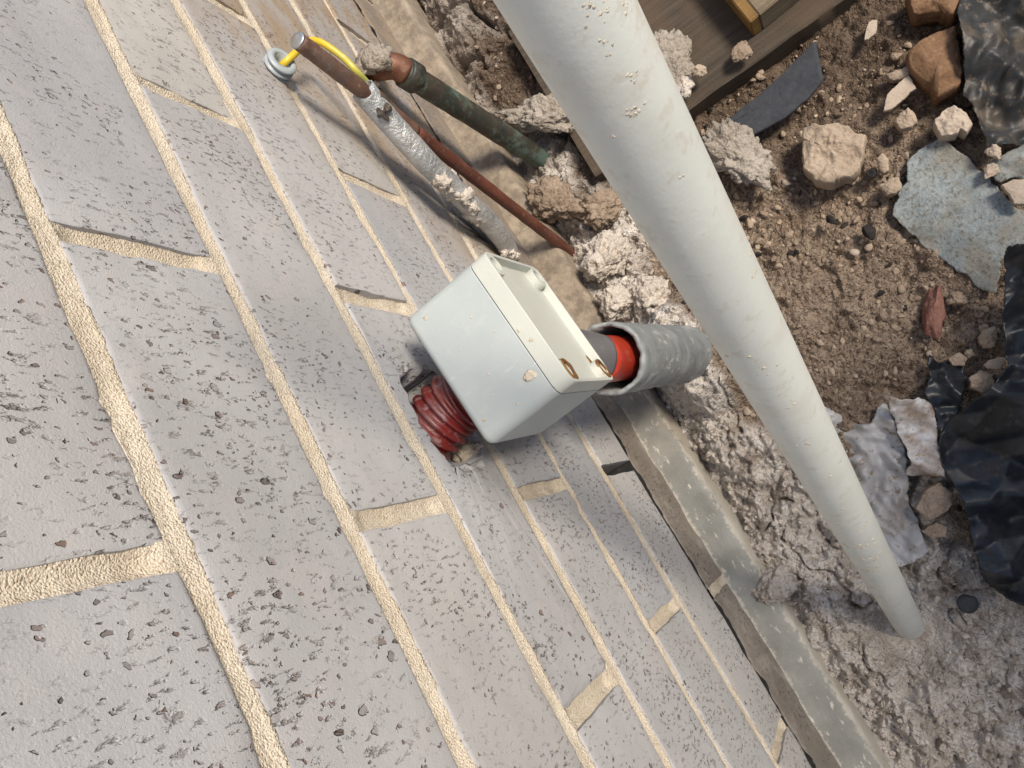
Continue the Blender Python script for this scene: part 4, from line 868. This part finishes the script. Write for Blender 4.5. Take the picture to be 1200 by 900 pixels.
sh = sheet('black_sheet', [(0.453, 0.205, -0.690), (0.495, 0.165, -0.690), (0.424, 0.056, -0.690), (0.408, 0.066, -0.690), (0.393, 0.072, -0.690), (0.398, 0.092, -0.690), (0.403, 0.108, -0.690), (0.403, 0.124, -0.690), (0.419, 0.152, -0.690), (0.433, 0.179, -0.690)], drape(0.014, 9, 0.008, 18, 0.016, 0.010, 13), M_BLACKDUST, thick=0.0006); tag(sh, 'crumpled black plastic dusted with earth beside the sandstone rock', 'plastic sheet')
sh = sheet('black_bag', [(0.350, -0.010, -0.690), (0.376, -0.021, -0.690), (0.212, -0.271, -0.690), (0.203, -0.261, -0.690), (0.196, -0.251, -0.690), (0.189, -0.234, -0.690), (0.192, -0.215, -0.690), (0.199, -0.197, -0.690), (0.208, -0.179, -0.690), (0.213, -0.160, -0.690), (0.213, -0.144, -0.690), (0.220, -0.127, -0.690), (0.229, -0.113, -0.690), (0.240, -0.108, -0.690), (0.256, -0.104, -0.690), (0.273, -0.101, -0.690), (0.288, -0.097, -0.690), (0.300, -0.089, -0.690), (0.309, -0.071, -0.690), (0.320, -0.052, -0.690), (0.335, -0.031, -0.690)], drape(0.032, 13, 0.007, 11, 0.026, 0.010, 9), M_BLACK, thick=0.0006); tag(sh, 'large crumpled black plastic sheet with a strap like fold near the white film', 'plastic sheet')
sh = sheet('torn_black_scrap', [(0.259, -0.049, -0.698), (0.261, -0.057, -0.698), (0.265, -0.064, -0.698), (0.273, -0.068, -0.698), (0.280, -0.072, -0.698), (0.275, -0.083, -0.698), (0.268, -0.091, -0.698), (0.258, -0.098, -0.698), (0.250, -0.106, -0.698), (0.238, -0.112, -0.698), (0.228, -0.117, -0.698), (0.230, -0.105, -0.698), (0.234, -0.095, -0.698), (0.237, -0.086, -0.698), (0.237, -0.076, -0.698), (0.245, -0.071, -0.698), (0.252, -0.059, -0.698)], drape(0.010, 17, 0.004, 30, 0.006, 0.010, 26), M_BLACK, thick=0.0006, jit=0.0025); tag(sh, 'torn strip of black plastic joining the white film to the black sheet', 'plastic scrap')
sh = sheet('grey_film', [(0.157, -0.034, -0.700), (0.162, -0.044, -0.700), (0.169, -0.057, -0.700), (0.174, -0.069, -0.700), (0.185, -0.076, -0.700), (0.197, -0.070, -0.700), (0.208, -0.067, -0.700), (0.202, -0.090, -0.700), (0.198, -0.107, -0.700), (0.190, -0.130, -0.700), (0.173, -0.157, -0.700), (0.173, -0.168, -0.700), (0.169, -0.181, -0.700), (0.165, -0.195, -0.700), (0.151, -0.198, -0.700), (0.135, -0.199, -0.700), (0.132, -0.186, -0.700), (0.126, -0.169, -0.700), (0.138, -0.105, -0.700)], drape(0.003, 19, 0.004, 20, 0.010, 0.010, 22), M_CLEAR, thick=0.0005); tag(sh, 'dull grey plastic film half under the leaning pipe', 'plastic film')
def curl(X, Y):
    return drape(0.010, 23, 0.003, 26, 0.006, 0.010, 30)(X, Y) + 0.010 * np.sin(np.clip((X - 0.17) * 26, 0, math.pi))
sh = sheet('white_film', [(0.210, -0.064, -0.690), (0.219, -0.072, -0.690), (0.232, -0.078, -0.690), (0.237, -0.086, -0.690), (0.234, -0.096, -0.690), (0.230, -0.107, -0.690), (0.220, -0.127, -0.690), (0.211, -0.147, -0.690), (0.199, -0.140, -0.690), (0.187, -0.131, -0.690), (0.195, -0.122, -0.690), (0.199, -0.107, -0.690), (0.201, -0.095, -0.690), (0.206, -0.079, -0.690)], curl, M_WRAP, thick=0.0005); tag(sh, 'curled white plastic film smeared with brown dirt', 'plastic film')

# ------------------------------------------------------------------ added fence, out of view, placed to keep sun off the near end
fen = empty('shade_fence', (1.05, -1.2, -0.73)); tag(fen, 'added unseen timber paling fence, put there to shade the near end', 'fence')
bm0 = box_bm((-0.009, -0.048, 0.0), (0.009, 0.048, 1.39)); bmesh.ops.bevel(bm0, geom=bm0.edges[:], offset=0.002, segments=1, affect='EDGES')
first = bobj('paling', bm0, M_OFFCUT, fen, False); first.location = (0, 1.10, 0)
for i in range(1, 25):
    o = first.copy(); COL.objects.link(o); o.parent = fen; o.location = (random.uniform(-0.002, 0.002), 1.10 - i * 0.0975, random.uniform(-0.012, 0.012)); o.rotation_euler = (random.uniform(-0.004, 0.004), 0, 0)
for z in (0.3, 1.15): bbox('rail', (0.012, -1.30, z), (0.050, 1.14, z + 0.07), M_OFFCUT, fen)
for y in (-1.1, 0.0, 1.0): bbox('post', (0.052, y - 0.045, -0.05), (0.14, y + 0.045, 1.38), M_OFFCUT, fen)

# ------------------------------------------------------------------ loose grit: far too much to count
def grit(name, n, fn, smin, smax, mat_list, seed, label, cat, powr=2.2, sub=2):
    r = np.random.default_rng(seed); P = fn(r, n); n = len(P); z = ground_h(P[None, :, 0], P[None, :, 1])[0]
    base = [rock_verts(sub, 900 + i, 8, 0.12, 2.5, 0.22, 0.62) for i in range(10)]; VV, FF, mi, c = [], [], [], 0
    sz = smin + (smax - smin) * r.random(n) ** powr
    for i in range(n):
        V, F = base[i % 10]; a = r.random() * 6.28; ca, sa = math.cos(a), math.sin(a); s = sz[i]
        w = V * np.array([s * r.uniform(1.0, 1.7), s * r.uniform(0.8, 1.3), s * r.uniform(0.6, 1.0)])
        w = np.stack([w[:, 0] * ca - w[:, 1] * sa, w[:, 0] * sa + w[:, 1] * ca, w[:, 2]], 1) + (P[i, 0], P[i, 1], z[i] + s * 0.25)
        VV.append(w); FF.append(np.array(F) + c); c += len(V); mi += [r.integers(len(mat_list))] * len(F)
    V = np.vstack(VV); F = np.vstack(FF); me = bpy.data.meshes.new(name); me.vertices.add(len(V)); me.vertices.foreach_set('co', V.ravel())
    me.loops.add(F.size); me.loops.foreach_set('vertex_index', F.ravel().astype(np.int32)); me.polygons.add(len(F)); me.polygons.foreach_set('loop_start', np.arange(len(F)) * 3)
    me.update(calc_edges=True); me.polygons.foreach_set('material_index', mi)
    for m in mat_list: me.materials.append(m)
    o = bpy.data.objects.new(name, me); COL.objects.link(o); tag(o, label, cat, kind='stuff'); return o
def spread_soil(r, n):
    P = np.c_[r.uniform(0.04, 0.62, n * 3), r.uniform(-0.45, 0.70, n * 3)]; m = cement_mask(P[:, 0], P[:, 1]); dn = 0.5 + 0.9 * vnoise(np.c_[P * 16, P[:, :1] * 0], 61)
    return P[(m < 0.25) & (r.random(len(P)) < dn)][:n]
def spread_cem(r, n):
    P = np.c_[r.uniform(0.034, 0.34, n * 3), r.uniform(-0.45, 0.45, n * 3)]; m = cement_mask(P[:, 0], P[:, 1]); return P[r.random(len(P)) < m][:n]
grit('soil_gravel', 9000, spread_soil, 0.0007, 0.0050, [M_CRUMB, M_CRUMB, M_CRUMB, M_CRUMB, M_CLOD, M_CLOD, M_TAN, M_TAN, M_PALE, M_CRUMB, M_CRUMB, M_CLOD, M_COAL], 5, 'loose gravel and crumbs scattered over the brown soil', 'gravel', 7.0)
grit('mortar_crumbs', 2400, spread_cem, 0.0006, 0.0038, [M_CEMENT], 6, 'pale mortar crumbs heaped along the wall base', 'rubble', 5.0)
